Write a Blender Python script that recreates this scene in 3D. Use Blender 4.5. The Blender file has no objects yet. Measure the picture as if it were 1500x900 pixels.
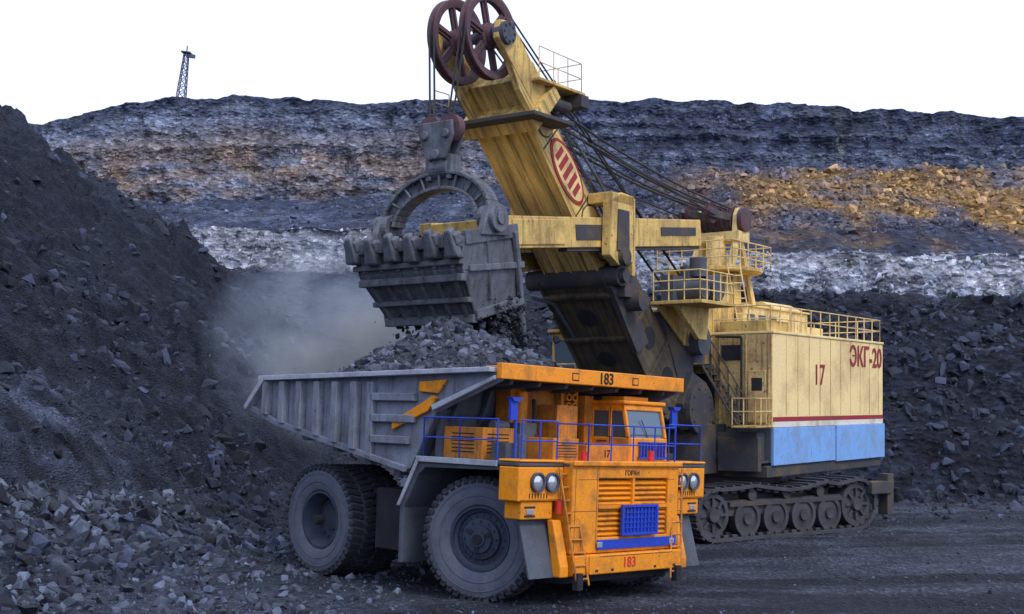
import bpy, bmesh, math, random
import numpy as np
from mathutils import Matrix, Vector
random.seed(7); RNG=np.random.default_rng(11)
scene=bpy.context.scene
R=math.radians
# ---------------------------------------------------------------- noise
def _h(ix,iy,iz,seed):
    ix=ix.astype(np.int64);iy=iy.astype(np.int64);iz=iz.astype(np.int64)
    n=(ix*374761393+iy*668265263+iz*1274126177+seed*974711)&0xffffffff
    n=((n^(n>>13))*1274126177)&0xffffffff
    n=((n^(n>>15))*2246822519)&0xffffffff
    n=n^(n>>16)
    return (n&0xffffff)/float(0xffffff)*2-1
def vn(x,y,z=0.0,seed=0):
    x=np.asarray(x,float);y=np.asarray(y,float)+0*x;z=np.asarray(z,float)+0*x
    i=np.floor(x);j=np.floor(y);k=np.floor(z)
    f=x-i;g=y-j;h=z-k
    f=f*f*(3-2*f);g=g*g*(3-2*g);h=h*h*(3-2*h)
    def L(a,b,t): return a+(b-a)*t
    r=[]
    for dz in (0,1):
        a=L(_h(i,j,k+dz,seed),_h(i+1,j,k+dz,seed),f)
        b=L(_h(i,j+1,k+dz,seed),_h(i+1,j+1,k+dz,seed),f)
        r.append(L(a,b,g))
    return L(r[0],r[1],h)
def fbm(x,y,z=0.0,o=4,seed=0):
    s=0;a=1;t=0
    for q in range(o):
        s=s+a*vn(np.asarray(x)*2**q,np.asarray(y)*2**q,np.asarray(z)*2**q,seed+q*17);t+=a;a*=.5
    return s/t
def terr(n,k):
    a=n*k;f=np.floor(a);r=a-f
    return (f+sstep(.8,1.0,r))/k
def sstep(a,b,x):
    t=np.clip((x-a)/(b-a),0,1);return t*t*(3-2*t)
# ---------------------------------------------------------------- materials
def newmat(name):
    m=bpy.data.materials.new(name);m.use_nodes=True
    nt=m.node_tree;b=nt.nodes["Principled BSDF"]
    return m,nt,b
def N(nt,t,**k):
    n=nt.nodes.new(t)
    for a,v in k.items(): setattr(n,a,v)
    return n
def ramp(nt,p,src):
    r=N(nt,"ShaderNodeValToRGB")
    e=r.color_ramp.elements
    while len(e)<len(p): e.new(.5)
    for i,(pos,c) in enumerate(p):
        e[i].position=pos;e[i].color=(c[0],c[1],c[2],1) if not isinstance(c,(int,float)) else (c,c,c,1)
    nt.links.new(src,r.inputs[0]);return r.outputs[0]
def mixc(nt,f,a,b,mode='MIX'):
    m=N(nt,"ShaderNodeMix",data_type='RGBA',blend_type=mode)
    for s,v in ((0,f),(6,a),(7,b)):
        if hasattr(v,'is_linked') or hasattr(v,'links'): nt.links.new(v,m.inputs[s])
        elif s==0: m.inputs[0].default_value=v
        else: m.inputs[s].default_value=(v[0],v[1],v[2],1)
    return m.outputs[2]
def noise(nt,vec,sc,det=5,rough=.6):
    n=N(nt,"ShaderNodeTexNoise");n.inputs['Scale'].default_value=sc;n.inputs['Detail'].default_value=det
    n.inputs['Roughness'].default_value=rough
    nt.links.new(vec,n.inputs['Vector']);return n.outputs['Fac']
def paint(name,col,dirt=(.09,.08,.075),amt=.35,rough=.5,streak=.3,metal=0,dsc=1.2,bump=.15,rot=0,sdark=.55,ssc=(5,5,.55),chips=0):
    m,nt,b=newmat(name)
    tc=N(nt,"ShaderNodeTexCoord").outputs['Object']
    n1=noise(nt,tc,dsc,8,.62)
    src=tc
    if rot:
        mr=N(nt,"ShaderNodeMapping");nt.links.new(tc,mr.inputs[0]);mr.inputs['Rotation'].default_value=(0,rot,0);src=mr.outputs[0]
    mp=N(nt,"ShaderNodeMapping");nt.links.new(src,mp.inputs[0]);mp.inputs['Scale'].default_value=ssc
    n2=noise(nt,mp.outputs[0],1.3,6,.65)
    n3=noise(nt,tc,14,5,.6)
    f1=ramp(nt,[(max(0,.62-amt*.45),0),(.80,1)],n1)
    f2=ramp(nt,[(.72-streak*.35,0),(.84-streak*.12,1)],n2)
    c=mixc(nt,f1,col,dirt)
    d2=tuple(x*sdark for x in dirt)
    sm=N(nt,"ShaderNodeMath",operation='MULTIPLY');nt.links.new(f2,sm.inputs[0]);sm.inputs[1].default_value=min(1,streak*2)
    c=mixc(nt,sm.outputs[0],c,d2)
    if chips:
        n5=noise(nt,tc,6.5,7,.7);c=mixc(nt,ramp(nt,[(.66-chips*.1,0),(.70-chips*.08,.85)],n5),c,(.055,.04,.035))
    v=ramp(nt,[(.3,.82),(.7,1.06)],n3)
    c=mixc(nt,1.0,c,v,'MULTIPLY')
    nt.links.new(c,b.inputs['Base Color'])
    rr=ramp(nt,[(.3,rough),(.75,min(1,rough+.35))],n1);nt.links.new(rr,b.inputs['Roughness'])
    b.inputs['Metallic'].default_value=metal
    if bump:
        bp=N(nt,"ShaderNodeBump");bp.inputs['Strength'].default_value=bump;bp.inputs['Distance'].default_value=.02
        nt.links.new(n3,bp.inputs['Height']);nt.links.new(bp.outputs[0],b.inputs['Normal'])
    return m
M={}
M['orange']=paint('orange_paint',(.90,.31,.008),(.26,.12,.035),.30,.38,.30,dsc=1.6,chips=.25)
M['orange_d']=paint('orange_dusty',(.70,.25,.015),(.13,.085,.05),.55,.5,.5,dsc=2.0,chips=.5)
M['blue']=paint('blue_paint',(.012,.055,.50),(.05,.06,.10),.15,.4,.1)
M['steel']=paint('bed_steel',(.23,.265,.335),(.085,.09,.105),.5,.55,.5,.0,dsc=1.4,chips=.3)
M['steel_l']=paint('bed_rim_steel',(.42,.46,.54),(.16,.17,.20),.4,.5,.3)
M['dark']=paint('dark_chassis',(.012,.014,.021),(.04,.042,.05),.4,.7,.1)
M['grey']=paint('grey_paint',(.085,.10,.135),(.042,.044,.052),.5,.6,.3)
M['tyre']=paint('tyre_rubber',(.088,.105,.150),(.14,.155,.19),.5,.85,.05,0,2.5,.3)
M['tread']=paint('tread_rubber',(.024,.028,.040),(.075,.08,.10),.4,.9,.05)
M['rim']=paint('wheel_rim',(.030,.042,.080),(.07,.075,.095),.4,.6,.1)
M['yellow']=paint('shovel_yellow',(.76,.52,.15),(.20,.13,.07),.45,.6,.60,dsc=.9,chips=.6,sdark=.4)
M['yellow_b']=paint('boom_yellow',(.80,.56,.18),(.36,.23,.09),.30,.6,.85,dsc=.45,rot=R(-45),sdark=.07,ssc=(4,4,.20),chips=0)
M['yellow_l']=paint('shovel_yellow_light',(.84,.63,.26),(.26,.17,.09),.38,.6,.5,dsc=1.0,chips=.5,sdark=.4)
M['house']=paint('house_cream',(.92,.72,.34),(.50,.34,.16),.32,.6,.36,dsc=.45,ssc=(2.4,2.4,.2),sdark=.5,chips=.15)
M['house_r']=paint('house_front_rusty',(.78,.58,.24),(.22,.11,.06),.55,.65,.7,dsc=.9,ssc=(4,4,.3),chips=.9)
M['bluepanel']=paint('counterweight_blue',(.20,.42,.82),(.20,.27,.38),.4,.6,.4,chips=.3)
M['white']=paint('white_stripe',(.75,.72,.64),(.35,.28,.2),.3,.6,.3)
M['red']=paint('dark_red_paint',(.33,.02,.03),(.16,.06,.05),.3,.6,.2)
M['sheave']=paint('sheave_red_oxide',(.115,.05,.06),(.05,.045,.055),.5,.55,.2)
M['grime']=paint('grimed_steel',(.045,.047,.058),(.15,.11,.06),.36,.7,.35)
M['grimey']=paint('grimed_boom',(.19,.14,.065),(.024,.025,.032),.9,.65,.9,dsc=.7,rot=R(-45),ssc=(4,4,.3))
M['bucket']=paint('bucket_steel',(.15,.165,.20),(.05,.052,.062),.55,.48,.6,.25,dsc=1.6,chips=.5)
M['rope']=paint('wire_rope',(.025,.025,.03),(.05,.05,.05),.3,.6,.1)
M['track']=paint('track_steel',(.075,.077,.09),(.03,.03,.038),.5,.5,.2,.3)
M['black']=paint('black_paint',(.012,.012,.015),(.04,.04,.04),.2,.6,.1)
M['redp']=paint('red_paint',(.6,.03,.02),(.2,.08,.05),.2,.5,.1)
m,nt,b=newmat('window_glass');b.inputs['Base Color'].default_value=(.12,.17,.22,1);b.inputs['Roughness'].default_value=.08;b.inputs['Metallic'].default_value=.5;M['glass']=m
m,nt,b=newmat('headlamp_glass');b.inputs['Base Color'].default_value=(.62,.68,.74,1);b.inputs['Roughness'].default_value=.15;b.inputs['Metallic'].default_value=.6;M['lamp']=m
def rockmat(name,lo=.6,hi=1.4,rough=.8,spec=.4):
    m,nt,b=newmat(name)
    at=N(nt,"ShaderNodeAttribute",attribute_name='Col')
    tc=N(nt,"ShaderNodeTexCoord").outputs['Object']
    n=noise(nt,tc,3.0,6,.65)
    v=ramp(nt,[(.3,lo),(.7,hi)],n)
    c=mixc(nt,1.0,at.outputs['Color'],v,'MULTIPLY');nt.links.new(c,b.inputs['Base Color'])
    b.inputs['Roughness'].default_value=rough;b.inputs['Specular IOR Level'].default_value=spec
    n2=noise(nt,tc,22,4,.6)
    bp=N(nt,"ShaderNodeBump");bp.inputs['Strength'].default_value=.5;bp.inputs['Distance'].default_value=.03
    nt.links.new(n2,bp.inputs['Height']);nt.links.new(bp.outputs[0],b.inputs['Normal'])
    return m
M['rock']=rockmat('rock')
def terrmat(name,s1,s2,b1,b2,strata=False,lightamt=.35,light=(.16,.17,.20)):
    m,nt,b=newmat(name)
    at=N(nt,"ShaderNodeAttribute",attribute_name='Col').outputs['Color']
    tc=N(nt,"ShaderNodeTexCoord").outputs['Object']
    n1=noise(nt,tc,s1,10,.72)
    c=mixc(nt,1.0,at,ramp(nt,[(.28,.45),(.5,.95),(.74,1.7)],n1),'MULTIPLY')
    n2=noise(nt,tc,s2,8,.7)
    vo=N(nt,"ShaderNodeTexVoronoi");vo.inputs['Scale'].default_value=s2*1.6
    mp=N(nt,"ShaderNodeMapping");nt.links.new(tc,mp.inputs[0]);mp.inputs['Scale'].default_value=(1,1,1.8)
    nt.links.new(mp.outputs[0],vo.inputs['Vector'])
    cc=N(nt,"ShaderNodeSeparateColor");nt.links.new(vo.outputs['Color'],cc.inputs[0])
    c=mixc(nt,1.0,c,ramp(nt,[(.0,.6),(.8,1.15),(1,1.9)],cc.outputs[0]),'MULTIPLY')
    fl=ramp(nt,[(.60,0),(.75,lightamt)],n2)
    c=mixc(nt,fl,c,mixc(nt,.5,mixc(nt,1.0,c,(2.4,2.4,2.4),'MULTIPLY'),light))
    hgt=n2
    if strata:
        ms=N(nt,"ShaderNodeMapping");nt.links.new(tc,ms.inputs[0]);ms.inputs['Scale'].default_value=(.06,.05,1.6)
        n3=noise(nt,ms.outputs[0],1.2,9,.75)
        c=mixc(nt,1.0,c,ramp(nt,[(.3,.66),(.46,1.05),(.54,.88),(.72,1.35)],n3),'MULTIPLY')
        mj=N(nt,"ShaderNodeMapping");nt.links.new(tc,mj.inputs[0]);mj.inputs['Scale'].default_value=(.75,.4,.20)
        n4=noise(nt,mj.outputs[0],1.3,8,.75)
        c=mixc(nt,1.0,c,ramp(nt,[(.38,.50),(.47,1.05),(.6,1.25)],n4),'MULTIPLY')
        mm0=N(nt,"ShaderNodeMath",operation='ADD');nt.links.new(n2,mm0.inputs[0]);nt.links.new(n4,mm0.inputs[1]);hgt=mm0.outputs[0]
    nt.links.new(c,b.inputs['Base Color'])
    b.inputs['Roughness'].default_value=.88;b.inputs['Specular IOR Level'].default_value=.3
    mm=N(nt,"ShaderNodeMath",operation='ADD');nt.links.new(hgt,mm.inputs[0]);nt.links.new(vo.outputs['Distance'],mm.inputs[1])
    bp=N(nt,"ShaderNodeBump");bp.inputs['Strength'].default_value=b1;bp.inputs['Distance'].default_value=b2
    nt.links.new(mm.outputs[0],bp.inputs['Height']);nt.links.new(bp.outputs[0],b.inputs['Normal'])
    return m
M['ground']=terrmat('ground_coal',.35,5.0,1.0,.16,False,.45,(.09,.10,.135))
M['wall']=terrmat('quarry_rock',.12,1.1,1.0,.6,True,.35,(.18,.205,.27))
# ---------------------------------------------------------------- mesh builder
class G:
    def __init__(s,name,mat,parent=None,bevel=0,smooth=False,M4=None):
        s.n=name;s.m=mat;s.p=parent;s.b=bevel;s.sm=smooth;s.v=[];s.f=[];s.M=M4
    def add(s,vs,fs,m=None):
        o=len(s.v)
        for v in vs:
            v=Vector(v)
            if m is not None: v=m@v
            if s.M is not None: v=s.M@v
            s.v.append(v)
        s.f+=[[i+o for i in f] for f in fs];return s
    def bb(s,x0,x1,y0,y1,z0,z1,m=None):
        vs=[(x,y,z) for x in (x0,x1) for y in (y0,y1) for z in (z0,z1)]
        return s.add(vs,[(0,1,3,2),(4,6,7,5),(0,4,5,1),(2,3,7,6),(0,2,6,4),(1,5,7,3)],m)
    def box(s,c,d,rot=None):
        m=Matrix.Translation(c)
        if rot is not None: m=m@rot
        return s.bb(-d[0]/2,d[0]/2,-d[1]/2,d[1]/2,-d[2]/2,d[2]/2,m)
    def cyl(s,a,b,r,n=16,r2=None,m=None):
        a=Vector(a);b=Vector(b);d=(b-a);
        if d.length<1e-6: return s
        q=d.normalized().to_track_quat('Z','Y').to_matrix()
        if r2 is None:r2=r
        vs=[];
        for i in range(n):
            t=2*math.pi*i/n;vs.append(a+q@Vector((r*math.cos(t),r*math.sin(t),0)))
        for i in range(n):
            t=2*math.pi*i/n;vs.append(b+q@Vector((r2*math.cos(t),r2*math.sin(t),0)))
        fs=[(i,(i+1)%n,n+(i+1)%n,n+i) for i in range(n)]+[tuple(range(n))[::-1],tuple(range(n,2*n))]
        return s.add(vs,fs,m)
    def path(s,pts,r,n=6):
        for a,b in zip(pts,pts[1:]): s.cyl(a,b,r,n)
        return s
    def beam(s,a,b,w,h,up=(0,0,1)):
        a=Vector(a);b=Vector(b);x=(b-a).normalized();u=Vector(up)
        y=u.cross(x).normalized();z=x.cross(y)
        m=Matrix((x,y,z)).transposed().to_4x4();m.translation=(a+b)/2
        L=(b-a).length
        return s.bb(-L/2,L/2,-w/2,w/2,-h/2,h/2,m)
    def prism(s,poly,a0,a1,ax='y',m=None):
        def P(p,a):
            return {'y':(p[0],a,p[1]),'x':(a,p[0],p[1]),'z':(p[0],p[1],a)}[ax]
        n=len(poly)
        vs=[P(p,a0) for p in poly]+[P(p,a1) for p in poly]
        return s.add(vs,[(i,(i+1)%n,n+(i+1)%n,n+i) for i in range(n)]+[tuple(range(n))[::-1],tuple(range(n,2*n))],m)
    def lathe(s,prof,c,n=48,m=None,closed=False):
        vs=[];fs=[];k=len(prof)
        for i in range(n):
            t=2*math.pi*i/n
            for r,y in prof: vs.append((c[0]+r*math.cos(t),c[1]+y,c[2]+r*math.sin(t)))
        for i in range(n):
            j=(i+1)%n
            for q in range(k if closed else k-1):
                q2=(q+1)%k
                fs.append((i*k+q,j*k+q,j*k+q2,i*k+q2))
        return s.add(vs,fs,m)
    def done(s):
        me=bpy.data.meshes.new(s.n);me.from_pydata([tuple(v) for v in s.v],[],s.f)
        bm=bmesh.new();bm.from_mesh(me);bmesh.ops.recalc_face_normals(bm,faces=bm.faces);bm.to_mesh(me);bm.free()
        ob=bpy.data.objects.new(s.n,me);scene.collection.objects.link(ob)
        me.materials.append(M[s.m])
        if s.p: ob.parent=s.p
        if s.sm:
            me.polygons.foreach_set('use_smooth',[True]*len(me.polygons))
            es=ob.modifiers.new('es','EDGE_SPLIT');es.split_angle=R(35)
        if s.b:
            bv=ob.modifiers.new('bv','BEVEL');bv.width=s.b;bv.segments=2;bv.limit_method='ANGLE';bv.angle_limit=R(40)
        return ob
def railing(g,pts,h=1.0,r=.025,step=1.1,mids=2):
    pts=[Vector(p) for p in pts]
    for a,b in zip(pts,pts[1:]):
        n=max(1,round((b-a).length/step))
        for i in range(n+1):
            p=a.lerp(b,i/n);g.cyl(p,p+Vector((0,0,h)),r,6)
        for k in range(1,mids+1):
            z=Vector((0,0,h*k/mids));g.cyl(a+z,b+z,r,6)
def ladder(g,a,b,side,w=.5,n=10,r=.025):
    a=Vector(a);b=Vector(b);sd=Vector(side).normalized()*w/2
    g.cyl(a-sd,b-sd,r,6);g.cyl(a+sd,b+sd,r,6)
    for i in range(n):
        p=a.lerp(b,(i+.5)/n);g.cyl(p-sd,p+sd,r*.9,6)
def text(name,body,size,mat,parent,m,off=.0,ext=.004,ax='CENTER'):
    c=bpy.data.curves.new(name,'FONT');c.body=body;c.size=size;c.extrude=ext;c.offset=off;c.align_x=ax;c.align_y='CENTER'
    ob=bpy.data.objects.new(name,c);scene.collection.objects.link(ob);c.materials.append(M[mat]);ob.parent=parent;ob.matrix_local=m
    return ob
def frame(o,x,y,z):
    m=Matrix((Vector(x),Vector(y),Vector(z))).transposed().to_4x4();m.translation=Vector(o);return m
def empty(name,m):
    e=bpy.data.objects.new(name,None);scene.collection.objects.link(e);e.matrix_world=m;return e
def gridmesh(name,X,Y,Z,col,mat,smooth=True):
    r,c=X.shape
    co=np.stack([X,Y,Z],-1).reshape(-1,3).astype(np.float32)
    idx=np.arange(r*c).reshape(r,c)
    q=np.stack([idx[:-1,:-1],idx[:-1,1:],idx[1:,1:],idx[1:,:-1]],-1).reshape(-1,4)
    me=bpy.data.meshes.new(name);me.vertices.add(len(co));me.vertices.foreach_set('co',co.ravel())
    me.loops.add(q.size);me.loops.foreach_set('vertex_index',q.ravel().astype(np.int32))
    me.polygons.add(len(q));me.polygons.foreach_set('loop_start',(np.arange(len(q))*4).astype(np.int32))
    me.update(calc_edges=True)
    a=me.color_attributes.new('Col','FLOAT_COLOR','POINT')
    cc=np.ones((len(co),4),np.float32);cc[:,:3]=col.reshape(-1,3);a.data.foreach_set('color',cc.ravel())
    me.polygons.foreach_set('use_smooth',[smooth]*len(q))
    me.materials.append(M[mat])
    ob=bpy.data.objects.new(name,me);scene.collection.objects.link(ob);return ob
# ---------------------------------------------------------------- rocks
TPL=[]
for k in range(14):
    bm=bmesh.new()
    for i in range(13+k%5):
        v=Vector([random.gauss(0,1) for _ in range(3)]);v.normalize();v*=random.uniform(.75,1.05)
        q=[round(c*1.6)/1.6*.5+c*.5 for c in v];bm.verts.new(q)
    r=bmesh.ops.convex_hull(bm,input=bm.verts)
    bmesh.ops.delete(bm,geom=[v for v in bm.verts if not v.link_faces],context='VERTS')
    bm.verts.index_update();bm.verts.ensure_lookup_table()
    TPL.append((np.array([v.co[:] for v in bm.verts]),np.array([[v.index for v in f.verts] for f in bm.faces])))
    bm.free()
def rocks(name,pos,size,base,var=.4,parent=None,flat=.65,mat='rock'):
    pos=np.asarray(pos,float);n=len(pos);V=[];F=[];C=[];o=0
    base=np.asarray(base,float)
    if base.ndim==1: base=np.tile(base,(n,1))
    for i in range(n):
        tv,tf=TPL[RNG.integers(len(TPL))]
        s=size[i]*np.array([RNG.uniform(.7,1.3),RNG.uniform(.6,1.1),RNG.uniform(.45,.9)*flat/.65])
        a=RNG.normal(size=4);a/=np.linalg.norm(a);w,x,y,z=a
        Q=np.array([[1-2*(y*y+z*z),2*(x*y-z*w),2*(x*z+y*w)],[2*(x*y+z*w),1-2*(x*x+z*z),2*(y*z-x*w)],[2*(x*z-y*w),2*(y*z+x*w),1-2*(x*x+y*y)]])
        V.append((tv*s)@Q.T+pos[i]);F.append(tf+o);o+=len(tv)
        c=base[i]*np.exp(np.clip(var*RNG.normal()*.8,-2,.9));C.append(np.tile(np.clip(c,.004,.8),(len(tv),1)))
    V=np.concatenate(V);F=np.concatenate(F);C=np.concatenate(C)
    me=bpy.data.meshes.new(name);me.vertices.add(len(V));me.vertices.foreach_set('co',V.astype(np.float32).ravel())
    me.loops.add(F.size);me.loops.foreach_set('vertex_index',F.ravel().astype(np.int32))
    me.polygons.add(len(F));me.polygons.foreach_set('loop_start',(np.arange(len(F))*3).astype(np.int32))
    me.update(calc_edges=True)
    at=me.color_attributes.new('Col','FLOAT_COLOR','POINT');cc=np.ones((len(V),4),np.float32);cc[:,:3]=C;at.data.foreach_set('color',cc.ravel())
    me.polygons.foreach_set('use_smooth',[False]*len(F))
    me.materials.append(M[mat]);ob=bpy.data.objects.new(name,me);scene.collection.objects.link(ob)
    if parent: ob.parent=parent
    return ob
# ---------------------------------------------------------------- terrain: pit floor and left slope
def toe(D): return -12+(D-35)*.22
def gz(X,D,detail=True):
    yl=.695*(X-1.224)+.719*(D-34)
    base=-.40*sstep(-3.5,9.0,yl)
    t=toe(D)-X+1.2*fbm(X*.12,D*.12,0,3,5)
    fade=1-sstep(90,104,D)
    cap=25.6+1.2*fbm(X*.08,D*.08,3,3,9)
    h=np.maximum(cap-.72*np.logaddexp(0,t*1.1)/1.1,0)
    h=(cap-h)*fade
    z=base+h
    hm=sstep(-3,4,t);am=np.clip(h*.25+.15,0,1)*(.3+.7*fade)
    z=z+hm*(.7*fbm(X*.25,D*.25,0,4,21)+.30*np.abs(fbm(X*.9,D*.9,0,3,31)))*am
    z=z+hm*am*1.9*(terr(fbm(X*.22+.15*D*.2,D*.12,0,4,71),5))
    z=z+hm*am*.9*(terr(fbm(X*.7,D*.35,0,4,73),4))
    z=z+.045*fbm(X*.6,D*.6,0,3,41)+.03*fbm(X*2.2,D*2.2,0,2,43)*(1+3*hm)
    z=z+.5*np.exp(-((X+9.5)/3.0)**2-((D-37)/6.5)**2)*(1+.7*fbm(X*.7,D*.7,0,3,61))
    rut=sstep(6,10,X)*(1-sstep(44,50,D))*sstep(22,26,D)
    z=z+rut*.06*np.sin((D-.18*X)*2.6+1.2*fbm(X*.2,D*.2,0,2,51))
    z=z+.10*np.abs(fbm(X*1.2,D*1.2,0,3,52))*sstep(46,52,D)
    return z
xs=np.concatenate([-np.geomspace(300,46,40),np.arange(-45,34,.125),np.geomspace(34.5,300,50)])
ys=np.concatenate([np.linspace(-120,18,40),np.geomspace(19,112,520)])
XX,YY=np.meshgrid(xs,ys)
ZZ=gz(XX,YY)
hm=sstep(-2,5,toe(YY)-XX)[...,None]
n0=fbm(XX*.15,YY*.15,0,4,90)[...,None];n1=fbm(XX*.7,YY*.7,0,3,91)[...,None]
n2=fbm(XX*.06,(YY-.15*XX)*.9,0,4,92)[...,None]
road=np.array([.016,.020,.034]);roadl=np.array([.056,.065,.094]);coal=np.array([.012,.016,.032]);grey=np.array([.052,.066,.105])
colg=road+(roadl-road)*np.clip(n1*.7+n2*2.0+.30,0,1)
colh=coal+(grey-coal)*np.clip(n0*1.4-.30+n1*.4,0,1)
pt=(np.exp(-((XX+15.5)/2.5)**2-((YY-44)/5)**2))[...,None]
colh=colh+(grey*1.3-colh)*np.clip(pt*(.35+n1*1.8),0,1)
pt=(np.exp(-((XX+9.0)/4.0)**2-((YY-35)/8)**2))[...,None]
col=colg+(colh-colg)*hm
col=col+(grey*.9-col)*np.clip(pt*(.7+n1*1.3),0,1)
gridmesh('ground',XX,YY,ZZ,col,'ground')
# ---------------------------------------------------------------- quarry wall
PL=np.array([(57,-1.6),(62,-.4),(70,2.0),(95,9),(112,15.2),(116,16.8),(118,20.6),(124,21.2),(146,27.2),(148,28.0),(153,41),(260,43)])
PR=np.array([(60,-1.6),(67,-.7),(71,1.4),(90,12.2),(101,13.0),(105,13.2),(106.5,17),(110,17.6),(130,28.3),(145,30),(149,38),(260,40)])
rows=[4,6,16,70,18,10,44,14,80,10,100,12]
sv=np.concatenate([np.linspace(i,i+1,rows[i+1],endpoint=False) for i in range(11)]+[[11.0]])
xs=np.concatenate([-np.geomspace(300,101,25),np.linspace(-100,100,860),np.geomspace(101,300,25)])
S,XX=np.meshgrid(sv,xs,indexing='ij')
w=sstep(-22,16,XX+6*fbm(XX*.03,S,0,2,3))
idx=np.arange(12)
D=(1-w)*np.interp(S,idx,PL[:,0])+w*np.interp(S,idx,PR[:,0])
Z=(1-w)*np.interp(S,idx,PL[:,1])+w*np.interp(S,idx,PR[:,1])
sky=np.interp(XX,[-100,-55,-44,-33,-27,-18,-10,12,30,45,60,100],[36,38.0,40.6,41.3,40.8,39.8,40.3,39.8,39.4,38.4,37.8,37.5])
topw=sstep(9,10,S)
Z=Z+topw*(sky-((1-w)*41+w*38))+topw*.5*fbm(XX*.25,S*.3,0,4,8)
cl=((S>9)&(S<=10))*1.0; wl=((S>5)&(S<=6))*1.0
disp=2.0*fbm(XX*.05,Z*.03,0,3,101)+.7*fbm(XX*.2,Z*.12,D*.02,4,102)+.35*fbm(XX*.8,Z*.7,D*.3,3,103)
cw=np.clip(cl+wl,0,1)
disp+=1.6*(.25+.75*cw)*terr(fbm(XX*.24,Z*.16,D*.05,3,120),6)
disp+=1.0*(.4+.6*cw)*terr(fbm(XX*.8,Z*.45,D*.2,3,121),5)
disp+=(.2+.2*cw)*vn(XX*.06,Z*1.3,0,104)
low=sstep(0.5,2,S)
D=D-disp*low
Z=Z+low*(.3*fbm(XX*.7,D*.7,0,3,106)+.5*fbm(XX*.22,D*.22,0,3,107))*(1-.7*topw)
bank=((S<4)&(S>1.3))*1.0
Z=Z+bank*(.9*terr(vn(XX*.05,Z*.8,D*.03,108),4)+.9*terr(fbm(XX*.35,Z*.6,D*.3,3,109),4))
n0=fbm(XX*.06,Z*.25,0,4,110)[...,None];n1=fbm(XX*.35,Z*.8,D*.1,4,111)[...,None];nst=fbm(XX*.025,Z*1.1,0,4,112)[...,None]
S3=S[...,None]+.18*n1; W3=w[...,None]; X3=XX[...,None]
A=lambda *c: np.array(c)
coal=A(.014,.018,.034);dk=A(.050,.066,.120);bg=A(.19,.23,.33);lite=A(.44,.47,.54);brown=A(.30,.235,.20);ochre=A(.29,.175,.065)  # the blue-grey tone has distance haze painted into the wall colour
def mx(a,b,t): return a+(b-a)*np.clip(t,0,1)
c=coal+0*S3
c=mx(c,dk*.75,sstep(2.8,3.6,S3)*.7*(1-W3)+.30*(n1+.1))
wh=sstep(4.9,5.1,S3)*(1-sstep(6.05,6.35,S3))
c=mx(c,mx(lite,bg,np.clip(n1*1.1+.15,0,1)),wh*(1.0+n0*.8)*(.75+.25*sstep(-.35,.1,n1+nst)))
c=mx(c,dk*.8,sstep(6.2,6.5,S3))
wh2=np.exp(-((S3-6.75-.1*n0)/.07)**2);c=mx(c,lite*.8,wh2*.6*(n1+.6))
oc=sstep(7.0,7.4,S3+.5*n0)*(1-sstep(8.35,8.9,S3))*W3*sstep(6,36,X3+14*n0)
c=mx(c,mx(ochre,mx(dk,brown,.3),np.clip(.50-n1*1.6-n0*1.4-.35*(S3-7.6),0,1)),oc)
tl=sstep(7,7.3,S3)*(1-sstep(9,9.1,S3))*(1-W3)
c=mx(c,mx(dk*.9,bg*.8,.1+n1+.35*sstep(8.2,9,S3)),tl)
tp=sstep(8.85,9.1,S3)
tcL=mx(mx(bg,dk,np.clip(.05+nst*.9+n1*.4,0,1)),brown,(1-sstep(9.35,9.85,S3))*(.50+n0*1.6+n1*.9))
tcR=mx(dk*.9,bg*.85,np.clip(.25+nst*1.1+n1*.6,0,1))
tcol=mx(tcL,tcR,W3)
tcol=mx(tcol,dk*.85,sstep(9.84,9.94,S3)*.8)
c=mx(c,tcol,tp)
ch=np.exp(-((X3-37.5-.8*n0)/.5)**2)*tp*(1-sstep(9.97,10.2,S3));c=mx(c,lite*.7,ch*(.7+n1))
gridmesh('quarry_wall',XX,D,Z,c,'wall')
def wallrocks(name,mask,n,smin,smax,base,var,usecol=0):
    ii=np.argwhere(mask);k=ii[RNG.integers(len(ii),size=n)]
    P=np.stack([XX[k[:,0],k[:,1]],D[k[:,0],k[:,1]],Z[k[:,0],k[:,1]]],-1)+RNG.normal(size=(n,3))*[.3,.2,.05]
    sz=smin*(smax/smin)**(RNG.random(n)**2.6)
    b_=np.asarray(base)
    if usecol: b_=c[k[:,0],k[:,1]]*usecol
    return rocks(name,P,sz,b_,var)
wallrocks('coal_rubble',(S>1.0)&(S<3.5)&(XX>-6)&(XX<45),9000,.08,.70,(.020,.026,.046),.6)
wallrocks('ochre_boulders',(S>7.2)&(S<8.6)&(XX>10)&(XX<62),5000,.12,.70,(.2,.1,.1),.4,1.1)
wallrocks('scree_rubble',(S>6.1)&(S<9.0)&(XX>-70)&(XX<62),4500,.10,.42,(.065,.075,.10),.4,1.1)
wallrocks('limestone_blocks',(S>4.4)&(S<6.2)&(XX>-50)&(XX<62),2000,.12,.5,(.24,.26,.30),.3,1.0)
wallrocks('ledge_blocks',(S>8.9)&(S<9.8)&(XX>-60)&(XX<62),900,.12,.45,(.24,.26,.30),.25,1.0)
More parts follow.
